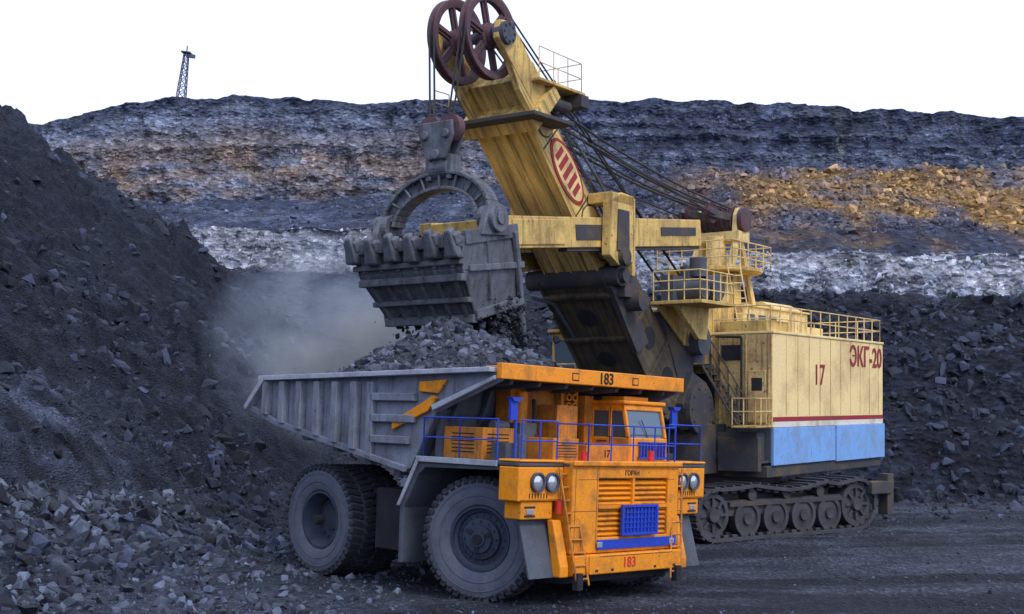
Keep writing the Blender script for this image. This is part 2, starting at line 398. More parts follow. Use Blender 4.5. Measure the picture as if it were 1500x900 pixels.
# left slope rubble
n=17000
Dn=RNG.uniform(0,1,n)**1.3*60+29;Xn=toe(Dn)+3-RNG.random(n)**1.3*(8+Dn*.28)
sz=.035*(9)**(RNG.random(n)**3.2)*(.7+Dn/50)
k=RNG.random(n)<np.clip(.40+1.5*fbm(Xn*.2,Dn*.2,0,3,401),.08,1);Xn=Xn[k];Dn=Dn[k];sz=sz[k]
P=np.stack([Xn,Dn,gz(Xn,Dn)],-1);rocks('slope_rubble',P,sz,(.020,.026,.048),.65)
n=4600
Dn=29+RNG.random(n)**1.2*17;q=RNG.random(n);Xn=toe(Dn)-3+q**1.3*12.5
sz=.040*(9.5)**(RNG.random(n)**2.6)*(1.15-.65*q)
P=np.stack([Xn,Dn,gz(Xn,Dn)+sz*.15],-1);rocks('rock_pile',P,sz,(.055,.068,.100),.65)
n=13000
Dn=29+RNG.random(n)**1.6*40;Xn=RNG.uniform(-11,26,n)*(.6+Dn/70)
k=(fbm(Xn*.25,Dn*.4,0,3,201)+.5*(Xn<-1)>-.03);Xn=Xn[k];Dn=Dn[k];n=len(Xn)
sz=.014*(7)**(RNG.random(n)**2.8)
P=np.stack([Xn,Dn,gz(Xn,Dn)],-1);rocks('gravel',P,sz,(.048,.056,.082),.6)
n=1800
Dn=RNG.uniform(56,70,n);Xn=RNG.uniform(8,34,n);sz=.06*(6)**(RNG.random(n)**3)
k=RNG.random(n)<(Dn-54)/16;Xn=Xn[k];Dn=Dn[k];sz=sz[k]
P=np.stack([Xn,Dn,gz(Xn,Dn)],-1);rocks('spoil_clods',P,sz,(.028,.034,.054),.55)
# ---------------------------------------------------------------- distant lattice mast
zt=42.2
tw=empty('lattice_mast',Matrix.Translation((-41.7,163,zt))@Matrix.Rotation(R(7),4,'Y'))
g=G('mast_lattice','grey',tw);H=6.6
def tp_(z,i):
    ww=.55-.3*z/H;return Vector(((-1,1,1,-1)[i]*ww,(-1,-1,1,1)[i]*ww,z))
for i in range(4):
    g.cyl(tp_(-1,i),tp_(H,i),.06,5)
    for k in range(8):
        a=H*k/8;b_=H*(k+1)/8
        g.cyl(tp_(a,i),tp_(b_,(i+1)%4),.035,4);g.cyl(tp_(b_,i),tp_(a,(i+1)%4),.035,4);g.cyl(tp_(b_,i),tp_(b_,(i+1)%4),.035,4)
g.bb(-.6,.6,-.6,.6,H,H+.12);g.cyl((0,0,H),(0,0,H+.9),.08,6);g.bb(.1,1.1,-.25,.25,H-.5,H-.1);g.done()
# ================================================================ TRUCK
T=empty('mining_dump_truck',Matrix.Translation((1.224,34.0,-.135))@Matrix.Rotation(R(-44),4,'Z')@Matrix.Rotation(-.04,4,'X')@Matrix.Rotation(.012,4,'Y'))
def wheel(nm,c,steer,out,dish):
    m=Matrix.Translation(c)@Matrix.Rotation(steer,4,'Z')
    if out>0: m=m@Matrix.Rotation(math.pi,4,'Z')
    Ro=1.50
    g=G(nm+'_tyre','tyre',T,0,True,m)
    pr=[(.80,-.33),(.84,-.40),(.95,-.445),(1.15,-.465),(1.30,-.45),(1.40,-.43),(1.46,-.40),(Ro-.02,-.34),(Ro-.01,0),(Ro-.02,.34),(1.46,.40),(1.30,.45),(1.15,.465),(.95,.445),(.80,.33)]
    g.lathe(pr,(0,0,0),72)
    g.lathe([(1.05,-.468),(1.065,-.475),(1.08,-.468)],(0,0,0),72)
    g.lathe([(1.27,-.462),(1.285,-.47),(1.30,-.458)],(0,0,0),72)
    g.done()
    g=G(nm+'_tread','tread',T,.008,False,m)
    nn=44
    for i in range(nn):
        for sd in (-1,1):
            a=2*math.pi*(i+(0 if sd<0 else .5))/nn
            rm=Matrix.Rotation(-a,4,'Y')
            q=rm@Matrix.Translation((Ro+.005,sd*.245,0))@Matrix.Rotation(sd*R(14),4,'X')
            g.bb(-.045,.045,-.20,.20,-.068,.068,q)
            q=rm@Matrix.Translation((Ro-.055,sd*.425,0))@Matrix.Rotation(sd*R(-38),4,'Z')
            g.bb(-.07,.06,-.03,.03,-.06,.06,q)
    g.done()
    g=G(nm+'_rim','rim',T,0,True,m)
    if dish:
        g.lathe([(.81,-.33),(.80,-.38),(.74,-.385),(.72,-.33),(.62,-.05),(.60,.12),(.30,.14),(.28,.05),(0,.05)],(0,0,0),40)
        for i in range(16):
            a=2*math.pi*i/16;p=(.52*math.cos(a),.12,.52*math.sin(a));g.cyl(p,(p[0],.06,p[2]),.03,6)
    else:
        g.lathe([(.81,-.33),(.80,-.38),(.75,-.385),(.73,-.32),(.66,-.28),(.64,-.22),(.52,-.22),(.50,-.34),(.36,-.37),(.34,-.46),(.2,-.47),(.19,-.52),(0,-.53)],(0,0,0),40)
        for i in range(20):
            a=2*math.pi*i/20;p=(.58*math.cos(a),-.2,.58*math.sin(a));g.cyl(p,(p[0],-.26,p[2]),.032,6)
        for i in range(12):
            a=2*math.pi*i/12;p=(.43*math.cos(a),-.3,.43*math.sin(a));g.cyl(p,(p[0],-.4,p[2]),.028,6)
    g.cyl((0,.1,0),(0,.4,0),.5,20)
    g.done()
    g=G(nm+'_hub','dark',T,0,True,m);g.cyl((0,-.30,0),(0,-.56,0),.13,8)
    if not dish:
        for i in range(3):
            a=2*math.pi*i/3+.4;g.box((.27*math.cos(a),-.44,.27*math.sin(a)),(.12,.1,.12),Matrix.Rotation(-a,4,'Y'))
    g.done()
wheel('front_wheel_right',(0,-2.75,1.52),R(19),-1,False)
wheel('front_wheel_left',(0,2.75,1.52),R(17),1,False)
for y,o,nm in ((-2.75,-1,'rear_wheel_right_outer'),(-1.72,-1,'rear_wheel_right_inner'),(2.75,1,'rear_wheel_left_outer'),(1.72,1,'rear_wheel_left_inner')):
    wheel(nm,(-6.2,y,1.52),0,o,True)
g=G('chassis_frame','dark',T,.03)
for y in (-1,1): g.bb(-8.2,1.6,y*.95-.2,y*.95+.2,1.35,2.15)
for x in (-7.5,-4.8,-3,-1,1): g.bb(x-.2,x+.2,-.9,.9,1.4,2.0)
g.bb(-.3,.3,-2.3,2.3,1.2,1.75);g.cyl((-6.2,-2.4,1.52),(-6.2,2.4,1.52),.62,20);g.cyl((-6.2,-.9,1.52),(-6.2,.9,1.52),.9,20)
g.bb(-3.9,-2.3,-3.05,-1.3,.95,2.55);g.bb(-3.6,-2.3,1.3,3.0,.95,2.5)
g.bb(-2.1,.8,-1.4,1.4,1.3,3.3)
for y in (-1.35,1.35):
    g.cyl((-1.9,y,1.6),(-3.0,y,3.2),.17,12);g.cyl((-1.55,y*1.35,1.5),(-1.55,y*1.35,2.7),.14,12)
    g.cyl((.15,y*1.45,1.6),(.15,y*1.45,3.2),.2,12)
g.bb(-2.15,-1.6,-3.4,3.4,3.05,3.30);g.done()
lz=lambda x: np.interp(x,[-9.05,-7.75,-2.5,-2.2],[4.55,4.12,3.10,3.10])
side=[(-8.35,5.42),(-9.1,4.62),(-9.0,4.50),(-7.75,4.10),(-2.45,3.08),(-2.1,3.12),(-1.25,4.55),(1.05,5.38),(1.05,5.62)]
g=G('bed_walls','steel',T,.02)
for y in (-3.5,3.4): g.prism(side,y,y+.1)
g.prism([(-9.1,4.62),(-9.05,4.45),(-7.75,4.05),(-2.4,3.02),(-2.1,3.02),(-2.1,3.18),(-2.4,3.2),(-7.7,4.2)],-3.4,3.4)
for x in (-7.0,-5.6,-4.2,-3.0): g.box((x,0,lz(x)-.12),(.25,6.3,.3))
for y in (-1.1,1.1): g.prism([(-7.6,3.98),(-2.5,2.98),(-2.5,2.6),(-7.6,3.6)],y-.2,y+.2)
g.done()
g=G('bed_front_wall','grey',T,.02)
g.prism([(-2.3,3.1),(-2.1,3.05),(-1.15,4.6),(-1.3,4.72)],-3.4,3.4)
g.prism([(-1.35,4.6),(-1.15,4.55),(-.9,5.5),(-1.1,5.55)],-3.4,3.4)
g.prism([(-1.1,5.42),(1.0,5.42),(1.0,5.56),(-1.1,5.56)],-3.4,3.4)
for y in np.arange(-3,3.1,1.0): g.prism([(-2.1,3.1),(-1.1,4.6),(-.85,5.42),(.95,5.42),(.9,5.3),(-.7,5.2),(-1.0,4.5),(-1.95,3.1)],y-.06,y+.06)
g.done()
g=G('bed_ribs','steel',T,.02)
for sgn in (-1,1):
    def yb(a,b): return (a,b) if sgn>0 else (-b,-a)
    for x in (-8.25,-7.45,-6.65,-5.85,-5.05,-4.25):
        y0,y1=yb(3.5,3.72)
        g.prism([(x-.12,lz(x)+.12),(x+.12,lz(x)+.10),(x+.12,5.34),(x-.12,5.34)],y0,y1)
    y0,y1=yb(3.5,3.66)
    for z0 in (4.95,4.40,3.85): g.prism([(-3.6,z0-.1),(-2.1 if z0<4 else -1.9,z0-.1),(-2.1 if z0<4 else -1.9,z0+.1),(-3.6,z0+.1)],y0,y1)
    g.prism([(-3.75,3.4),(-3.5,3.35),(-3.5,5.34),(-3.75,5.34)],y0,y1)
    y0,y1=yb(3.5,3.64)
    g.prism([(-9.0,4.66),(-7.75,4.26),(-2.2,3.2),(-2.2,3.04),(-7.75,4.08),(-9.05,4.50)],y0,y1)
g.done()
g=G('bed_rim','steel_l',T,.015)
for sgn in (-1,1):
    y0,y1=(3.42,3.76) if sgn>0 else (-3.76,-3.42)
    g.prism([(-8.55,5.36),(.9,5.58),(.9,5.70),(-8.5,5.50)],y0,y1)
    g.prism([(-8.4,5.44),(-9.2,4.62),(-9.1,4.52),(-8.25,5.36)],y0,y1)
    y0,y1=(3.52,3.64) if sgn>0 else (-3.64,-3.52)
    g.prism([(-1.2,4.62),(.95,5.40),(.95,5.50),(-1.25,4.76)],y0,y1)
g.bb(-9.2,-9.05,-3.4,3.4,4.45,4.62)
g.done()
g=G('bed_canopy_front','orange',T,.02)
g.bb(.98,1.16,-3.6,3.6,5.42,5.80);g.bb(.2,1.0,-3.2,3.4,5.72,5.76)
for sgn in (-1,1):
    y0,y1=(3.52,3.61) if sgn>0 else (-3.61,-3.52)
    g.prism([(-2.75,4.10),(-1.42,4.60),(-1.05,4.95),(-1.25,5.00),(-1.6,4.82),(-2.75,4.32)],y0,y1)
    g.prism([(-1.75,5.10),(-1.05,5.05),(-.75,5.40),(-1.75,5.34)],y0,y1)
g.done()
g=G('canopy_marks','black',T)
for y in (-.95,1.45):
    g.bb(1.161,1.166,y-.13,y+.13,5.50,5.70)
g.done()
g=G('canopy_marks_inset','orange',T)
for y in (-.95,1.45): g.bb(1.167,1.171,y-.10,y+.10,5.53,5.67)
g.done()
FX=frame((1.17,.25,5.60),(0,1,0),(0,0,1),(1,0,0))
text('canopy_number','183',.40,'black',T,FX,.008)
hx=np.linspace(-8.6,-.9,90);hy=np.linspace(-3.35,3.35,70);HX,HY=np.meshgrid(hx,hy)
def heap(x,y):
    e=np.sqrt(((x+4.6)/5.2)**2*1.0+(y/3.9)**2)
    return 4.95+2.25*np.clip(1-e,-.25,1)**1.0+.24*fbm(x*.9,y*.9,0,4,300)+.35*np.clip((x+6)/5,0,1)*(1-np.abs(y)/3.5)
HZ=heap(HX,HY)
ld=gridmesh('load_heap',HX,HY,HZ,np.ones(HX.shape+(3,))*np.array([.028,.032,.043]),'rock');ld.parent=T
n=7500;lx=RNG.uniform(-8.3,-1.2,n);ly=RNG.uniform(-3.25,3.25,n);sz=.026*(10)**(RNG.random(n)**2.6)
rocks('load_rocks',np.stack([lx,ly,heap(lx,ly)],-1),sz,(.060,.070,.098),.65,T)
g=G('front_deck','grey',T,.02)
g.bb(-1.6,1.9,-3.67,-2.12,3.37,3.46);g.bb(-1.6,1.9,2.12,3.67,3.37,3.46);g.bb(-1.6,2.1,-2.12,2.12,3.38,3.455)
fp=[(-1.6,3.37),(-1.75,3.1),(-2.25,2.2),(-2.25,.75),(-2.13,.75),(-2.1,2.15),(-1.6,3.0),(-1.35,3.2),(1.2,3.25),(1.2,3.37)]
g.prism(fp,-3.66,-2.2);g.prism(fp,2.2,3.66)
g.done()
g=G('deck_edge','steel_l',T,.01)
for s in (-1,1):
    a,b_=(3.672,3.72) if s>0 else (-3.72,-3.672)
    g.bb(-1.65,1.2,a,b_,3.34,3.48);g.prism([(-1.65,3.40),(-2.32,2.2),(-2.22,2.2),(-1.52,3.40)],a,b_)
g.done()
g=G('mud_flaps','grey',T)
g.prism([(1.55,2.25),(1.60,2.25),(2.05,.75),(2.0,.75)],-3.35,-2.25);g.prism([(1.55,2.25),(1.60,2.25),(2.05,.75),(2.0,.75)],2.25,3.35);g.done()
g=G('nose_block','orange',T,.035)
g.prism([(.9,3.5),(2.2,3.5),(2.2,1.28),(.9,1.28)],-2.1,-1.12);g.prism([(.9,3.5),(2.2,3.5),(2.2,1.28),(.9,1.28)],1.66,2.1)
g.bb(.9,2.2,-1.12,1.66,3.10,3.5);g.bb(.9,2.2,-1.12,1.66,1.28,1.66);g.bb(.9,1.7,-1.12,1.66,1.66,3.1)
g.bb(2.205,2.29,-2.15,2.15,3.40,3.53)
g.bb(1.0,2.36,-1.55,2.1,.78,1.26)
g.prism([(1.0,1.26),(2.34,1.26),(2.34,.78),(1.9,.7),(1.0,.9)],-2.1,-1.56)
for s in (-1,1):
    a,b_=(2.12,3.67) if s>0 else (-3.67,-2.12)
    g.bb(1.25,1.9,a,b_,2.55,3.36);g.bb(1.2,1.93,a,b_,3.38+.09,3.53)
    a,b_=(2.4,3.5) if s>0 else (-3.5,-2.4)
    g.bb(1.3,1.84,a,b_,2.12,2.54)
g.prism([(1.75,2.1),(1.95,2.1),(2.25,1.0),(2.25,.75),(2.0,.75)],-2.5,-2.2)
g.prism([(1.75,2.1),(1.95,2.1),(2.25,1.0),(2.25,.75),(2.0,.75)],2.2,2.5)
g.done()
g=G('panel_seams','dark',T)
for y in (-2.0,-1.2): g.bb(2.2005,2.203,y,y+.012,1.35,3.35)
g.bb(2.2005,2.203,-2.08,-1.2,2.3,2.312);g.bb(2.2005,2.203,-1.9,1.9,3.07,3.08)
for s in (-1,1): g.bb(1.9005,1.903,s*2.2-.006,s*2.2+.006,2.6,3.3);g.bb(1.9005,1.903,min(s*2.2,s*3.6),max(s*2.2,s*3.6),2.58,2.59)
g.bb(2.361,2.364,-1.2,1.7,1.2,1.215)
for y in (-1.3,-.7,1.0,1.8): g.bb(2.361,2.366,y-.05,y+.05,.84,.9)
g.done()
g=G('grille_slats','orange',T)
for i in range(11):
    z=1.74+i*.125
    g.box((2.1,-.45,z),(.14,1.26,.045),Matrix.Rotation(R(38),4,'Y'));g.box((2.1,.95,z),(.14,1.36,.045),Matrix.Rotation(R(38),4,'Y'))
g.bb(2.0,2.21,.18,.26,1.66,3.1);g.bb(2.0,2.205,-1.12,1.66,2.36,2.44);g.done()
g=G('grille_dark','dark',T);g.bb(1.705,1.78,-1.10,1.64,1.68,3.08)
for y in (-2.0,1.9): g.bb(2.30,2.46,y-.1,y+.1,.45,.85)
g.bb(1.2,1.9,-2.0,2.0,.55,.78);g.done()
g=G('blue_trim','blue',T,.01)
g.bb(2.203,2.25,-1.15,2.0,1.36,1.60)
g.bb(2.25,2.33,-.32,1.12,2.38,2.45);g.bb(2.25,2.33,-.32,1.12,1.68,1.75);g.bb(2.25,2.33,-.32,-.25,1.75,2.38);g.bb(2.25,2.33,1.05,1.12,1.75,2.38)
g.bb(2.255,2.27,-.25,1.05,1.75,2.38)
for i in range(9): g.bb(2.272,2.31,-.14+i*.145,-.11+i*.145,1.75,2.38)
for i in range(4): g.bb(2.272,2.30,-.25,1.05,1.86+i*.125,1.88+i*.125)
g.bb(.25,1.30,1.3,2.7,3.46,3.50)
for i in range(9): g.bb(1.28,1.34,1.55+i*.13,1.60+i*.13,3.62,3.98)
g.bb(1.28,1.335,1.5,2.7,3.56,3.62);g.bb(1.28,1.335,1.5,2.7,3.98,4.02)
g.done()
text('nose_number','183',.36,'redp',T,frame((2.365,-.05,1.02),(0,1,0),(0,0,1),(1,0,0)),.006)
text('nose_name','ГОРАН',.17,'black',T,frame((2.205,.15,3.23),(0,1,0),(0,0,1),(1,0,0)),.004)
text('deck_number','17',.26,'black',T,frame((1.305,.2,3.68),(0,1,0),(0,0,1),(1,0,0)),.004)
g=G('headlamp_rims','grey',T,0,True);g2=G('headlamp_lenses','lamp',T,0,True)
for y in (-3.05,-2.55,2.62,3.12):
    g.lathe([(.21,0),(.235,0),(.235,.09),(.19,.09),(.19,.03)],(0,0,0),24,Matrix.Translation((1.9,y,3.0))@Matrix.Rotation(R(-90),4,'Z'))
    g2.lathe([(.19,.03),(.15,.06),(.08,.08),(.0,.085)],(0,0,0),24,Matrix.Translation((1.9,y,3.0))@Matrix.Rotation(R(-90),4,'Z'))
g.done();g2.done()
g=G('fog_lamps','lamp',T,.01)
for y in (-3.2,3.2): g.bb(1.842,1.88,y-.12,y+.12,2.24,2.36)
for y in (-1.1,1.8): g.bb(2.252,2.27,y-.1,y+.1,1.42,1.55)
g.done()
g=G('lamp_guards','dark',T)
for y in (-3.2,3.2):
    g.bb(1.842,1.86,y-.18,y+.18,2.18,2.22);g.bb(1.842,1.86,y-.18,y+.18,2.39,2.43)
for i in range(7):
    for s in (-1,1): g.bb(1.905,1.915,s*(2.95)-.35+i*.1,s*2.95-.33+i*.1,2.62,2.74)
g.done()
g=G('signal_lights','redp',T,0,True)
for y in (-2.3,2.3): g.cyl((1.95,y,2.25),(1.95,y,2.55),.08,10)
g.cyl((1.75,-1.2,3.46),(1.75,-1.2,3.75),.09,10);g.cyl((2.0,1.15,3.46),(2.0,1.15,3.8),.08,10);g.done()
g=G('access_ladders','orange_d',T)
ladder(g,(2.42,-1.85,.55),(1.98,-2.15,3.35),(0,1,0),.42,9,.03)
ladder(g,(2.38,1.85,.55),(2.0,2.3,3.35),(0,1,0),.42,9,.03);g.done()
g=G('deck_railings','blue',T)
rr=.021
railing(g,[(-1.5,-3.6,3.46),(-.2,-3.6,3.46),(1.1,-3.6,3.46)],1.0,rr)
railing(g,[(1.75,-3.45,3.5),(1.75,-2.2,3.5)],.95,rr,.7)
railing(g,[(-1.5,-3.6,3.46),(-1.5,-2.6,3.46)],1.0,rr)
railing(g,[(2.05,-1.4,3.46),(2.05,2.1,3.46)],.95,rr,.9)
railing(g,[(1.8,2.15,3.5),(1.8,3.55,3.5),(.2,3.6,3.5),(-1.4,3.6,3.46)],1.0,rr)
railing(g,[(1.1,-1.5,3.46),(2.05,-1.4,3.46)],.95,rr,.9)
for y in (-3.0,3.35):
    g.cyl((1.1,y,3.46),(1.1,y,4.9),.035,8);g.bb(1.06,1.14,y-.22,y+.02,4.45,4.95)
    g.prism([(y-.25,5.0),(y+.1,5.0),(y+.03,4.9),(y-.18,4.9)],1.0,1.2,'x')
g.done()
g=G('deck_equipment','orange_d',T,.02)
g.bb(-1.2,.2,-3.2,-2.1,3.46,4.25);g.bb(.4,1.3,-1.85,-.9,3.46,4.05)
g.bb(-1.0,-.45,-1.6,1.1,3.46,5.35);g.bb(-.5,.4,-.75,.05,3.46,4.9)
g.bb(-.45,-.2,.05,.18,3.6,5.3);g.bb(-.45,-.2,.62,.75,3.6,5.3);g.bb(.35,1.3,-.6,1.1,3.46,3.9)
g.bb(-.6,.0,.8,1.15,3.46,5.2)
g.done()
g=G('air_filters','orange',T,0,True)
for k in range(7):
    for y in (.28,.52): g.cyl((-.45,y,3.75+k*.23),(-.12,y,3.75+k*.23),.105,12)
g.cyl((-.35,-1.3,3.46),(-.35,-1.3,5.2),.16,14);g.done()
g=G('equipment_vents','dark',T)
for k in range(6): g.bb(-.9,-.1,-3.205,-3.20,3.62+k*.09,3.65+k*.09);g.bb(.202,.206,-3.05,-2.3,3.62+k*.09,3.65+k*.09);g.bb(1.302,1.306,-1.75,-1.0,3.58+k*.07,3.60+k*.07)
for k in range(7):
    for y in (.28,.52): g.cyl((-.12,y,3.75+k*.23),(-.112,y,3.75+k*.23),.06,10)
g.bb(-.444,-.44,-1.0,-.98,3.6,5.3);g.cyl((.2,-1.4,3.5),(.2,-1.4,4.9),.05,8);g.cyl((-.3,-.9,5.0),(.6,-1.7,3.6),.05,8);g.done()
g=G('exhaust_parts','grey',T,.015)
g.bb(-.7,.3,-2.0,-1.4,3.46,4.4);g.cyl((.9,-2.6,3.46),(.9,-2.6,4.1),.16,12);g.bb(-1.4,-1.2,-3.3,-2.0,3.46,4.5);g.bb(.5,1.0,-3.2,-2.8,3.46,3.9)
g.cyl((.0,-2.7,4.3),(.0,-2.2,4.3),.14,12);g.done()
g=G('cab','orange',T,.03)
y0,y1=1.15,2.8
for y in (y0,y1-.08):
    g.prism([(-.15,3.46),(1.25,3.46),(1.25,4.12),(-.15,4.12)],y,y+.08)
    g.prism([(-.15,4.12),(.0,4.12),(.0,5.0),(-.15,5.0)],y,y+.08);g.prism([(.52,4.12),(.62,4.12),(.62,5.0),(.52,5.0)],y,y+.08)
    g.prism([(1.13,4.12),(1.25,4.12),(1.05,5.0),(.93,5.0)],y,y+.08);g.prism([(-.15,4.82),(1.08,4.82),(1.05,5.0),(-.15,5.0)],y,y+.08)
g.bb(-.15,-.07,y0,y1,3.46,5.0);g.bb(1.17,1.25,y0+.08,y1-.08,3.46,4.12)
g.prism([(.98,4.84),(1.08,4.84),(1.05,5.0),(.95,5.0)],y0+.08,y1-.08)
g.bb(-.25,1.12,y0-.07,y1+.07,5.0,5.10);g.bb(.0,.8,y0+.3,y1-.3,5.1,5.22);g.done()
g=G('cab_windows','glass',T)
g.prism([(1.17,4.12),(1.19,4.12),(1.02,4.84),(1.0,4.84)],y0+.08,y1-.08)
for y in (y0+.03,y1-.05): g.prism([(0,4.12),(1.13,4.12),(.98,4.82),(0,4.82)],y,y+.015)
g.done()
g=G('cab_interior','dark',T);g.bb(-.05,.5,y0+.35,y1-.5,3.5,4.6);g.cyl((1.21,2.0,4.14),(1.13,1.8,4.6),.012,5)
g.bb(.58,.6,y0-.004,y0-.001,3.5,4.9);g.bb(.15,.5,y0-.03,y0-.002,4.0,4.03);g.done()
# ================================================================ SHOVEL
h=Vector((-.58,-.815,0)).normalized()
SH=empty('electric_rope_shovel',frame((8.25,54.1,-.4),h,(-h.y,h.x,0),(0,0,1)))
g=G('track_shoes','track',SH,.012);gw=G('crawler_wheels','track',SH,0,True);gf=G('crawler_frame','grime',SH,.03)
for s in (-1,1):
    m=Matrix.Rotation(R(-19.3),4,'Z')@Matrix.Translation((.1,s*3.85,0))
    gw.M=m;gf.M=m;g.M=m
    pts=[]
    fr=(4.0,1.05,.93);dr=(-4.0,1.12,1.0)
    for a in np.linspace(90,-90,9): pts.append((fr[0]+fr[2]*math.cos(R(a)),fr[1]+fr[2]*math.sin(R(a))))
    for x in np.linspace(3.4,-3.4,8): pts.append((x,.12))
    for a in np.linspace(-90,-270,9): pts.append((dr[0]+dr[2]*math.cos(R(a)),dr[1]+dr[2]*math.sin(R(a))))
    for x,z in ((-2.8,1.98),(-2,2.08),(-.9,1.9),(0,1.84),(1,1.95),(1.9,2.08),(2.8,2.0)): pts.append((x,z))
    pts.append(pts[0])
    P=np.array(pts);seg=np.hypot(*np.diff(P,axis=0).T);cum=np.concatenate([[0],np.cumsum(seg)]);L=cum[-1];ns=48
    for i in range(ns):
        t=L*i/ns;x=np.interp(t,cum,P[:,0]);z=np.interp(t,cum,P[:,1])
        x2=np.interp((t+.1)%L,cum,P[:,0]);z2=np.interp((t+.1)%L,cum,P[:,1]);a=math.atan2(z2-z,x2-x)
        q=Matrix.Translation((x,0,z))@Matrix.Rotation(-a,4,'Y')
        g.bb(-.23,.23,-.75,.75,-.06,.08,q);g.bb(-.05,.05,-.75,.75,.08,.16,q);g.bb(-.14,.14,-.16,.16,-.2,-.06,q)
        g.bb(-.26,.0,.45,.62,-.16,-.06,q);g.bb(.0,.26,-.62,-.45,-.16,-.06,q)
    for x in (-2.45,-.95,.6,2.15):
        gw.lathe([(.0,.58),(.22,.60),(.24,.50),(.5,.48),(.52,.55),(.68,.55),(.68,.15),(.0,.15)],(x,0,.84),28)
        gw.lathe([(.0,-.58),(.22,-.60),(.24,-.50),(.5,-.48),(.52,-.55),(.68,-.55),(.68,-.15),(.0,-.15)],(x,0,.84),28)
    for x in (-1.9,1.9,0): gw.cyl((x,-.55,1.72),(x,.55,1.72),.22,14)
    for c_ in (fr,dr):
        gw.lathe([(0,.66),(.25,.68),(.3,.5),(.62,.48),(.66,.58),(c_[2]-.12,.58),(c_[2]-.1,-.58),(0,-.6)],(c_[0],0,c_[1]),32)
        for i in range(8):
            a=2*math.pi*i/8;gw.box((c_[0]+.5*math.cos(a),.53,c_[1]+.5*math.sin(a)),(.3,.14,.1),Matrix.Rotation(-a,4,'Y'))
    gf.bb(-3.4,3.3,-.42,.42,.95,1.55);gf.bb(-3.2,3.1,.42,.56,1.3,1.5);gf.bb(-3.0,3.0,-4.0 if s>0 else 0,0 if s>0 else 4.0,1.3,1.9)
    gf.bb(-5.9,-4.6,.2,.9,1.5,2.0);gf.bb(-6.1,-5.7,.3,.8,.6,2.3)
gf.M=None;gf.cyl((0,0,1.6),(0,0,2.35),2.9,40);gf.done();g.done();gw.done()
g=G('revolving_frame','grime',SH,.03)
g.bb(-9.8,2.7,-3.8,3.80,2.35,2.80);g.bb(1.2,4.6,-2.6,1.9,2.5,4.4);g.bb(-9.7,2.25,-3.7,3.75,2.80,4.2)
g.prism([(2.3,4.2),(5.0,4.2),(5.4,5.2),(4.0,6.4),(2.3,6.4)],-2.0,-1.35);g.prism([(2.3,4.2),(5.0,4.2),(5.4,5.2),(4.6,6.4),(3.4,6.0),(3.0,4.6)],1.25,1.6)
g.prism([(4.2,5.6),(5.0,5.6),(6.6,8.6),(6.0,8.8),(4.6,8.7),(4.0,7)],.95,1.35);g.prism([(3.2,6.4),(4.2,6.4),(5.6,8.2),(3.31,8.6)],-1.9,-1.0)
g.cyl((4.6,-2.1,4.8),(4.6,1.7,4.8),.5,20);g.cyl((4.3,1.6,5.0),(4.3,1.85,5.0),1.0,28);g.bb(2.3,3.1,-3.6,3.7,2.9,3.0);g.bb(3.0,3.3,2.0,3.7,2.6,3.9)
g.bb(2.5,3.2,1.9,3.6,3.0,4.1)
for i in range(10):
    a=2*math.pi*i/10;g.cyl((4.3+.8*math.cos(a),1.85,5+.8*math.sin(a)),(4.3+.8*math.cos(a),1.9,5+.8*math.sin(a)),.05,6)
for k in range(5): g.cyl((3.4+.35*k,-2.4,4.4),(3.1+.5*k,-2.6,6.0+.5*(k%3)),.06,8)
g.bb(4.6,6.2,-2.8,-1.6,3.4,5.1);g.bb(5.0,6.6,-1.5,1.0,3.0,3.3)
g.done()
g=G('house_walls','house',SH,.02)
g.bb(-9.9,2.3,-3.85,3.85,4.28,7.92);g.bb(-9.92,2.36,-3.9,3.9,7.92,8.02)
g.done()
g=G('house_seams','house_r',SH)
for x in np.arange(-9.3,2.2,1.15): g.bb(x-.012,x+.012,3.852,3.866,4.72,7.9)
g.done()
g=G('house_front_wall','house_r',SH,.02)
g.bb(2.302,2.34,-3.8,3.83,4.3,7.88)
for y in (-3.2,-2,-.8,.4,1.6,2.75,3.7): g.bb(2.34,2.38,y-.03,y+.03,4.3,7.9)
g.bb(2.34,2.40,2.85,3.6,4.45,6.5);g.bb(2.34,2.6,.4,1.3,6.75,7.8)
g.done()
g=G('house_front_openings','dark',SH);g.bb(2.34,2.37,1.7,2.5,6.9,7.5);g.bb(2.342,2.372,.5,1.4,5.0,6.4);g.bb(2.401,2.405,3.0,3.45,5.7,6.2)
g.path([(2.45,2.6,4.4),(2.45,2.6,7.8),(2.45,1.5,7.85)],.05,8);g.path([(2.45,.1,4.6),(2.45,.1,8.8)],.07,8);g.done()
g=G('house_front_block','yellow',SH,.02)
g.bb(.2,2.3,1.6,3.6,8.03,8.45);g.bb(2.36,3.3,.2,1.3,7.9,9.0);g.bb(.4,2.3,-1.2,1.3,8.03,9.3)
g.done()
g=G('house_front_lower','grey',SH,.02);g.bb(2.28,2.36,-3.8,3.8,2.9,4.25);g.bb(2.36,2.9,1.9,3.4,2.95,3.8);g.done()
g=G('house_white_band','white',SH);g.bb(-9.9,2.2,3.852,3.862,4.28,4.50);g.done()
g=G('house_red_stripe','red',SH);g.bb(-9.9,2.29,3.852,3.868,4.50,4.68)
g.done()
g=G('counterweight_panels','bluepanel',SH,.02)
g.bb(-4.0,2.30,3.76,3.90,2.80,4.26);g.bb(-9.95,-4.08,3.76,3.93,2.74,4.27);g.bb(-9.98,-9.72,-3.8,3.7,2.8,4.25);g.done()
mS=lambda x,z,off=.0:frame((x,3.876+off,z),(-1,0,0),(0,0,1),(0,1,0))
text('house_type_text','ЭКГ-20',1.22,'red',SH,mS(-7.7,7.22),.022)
text('house_number_text','17',1.22,'red',SH,mS(-2.3,6.35),.004)
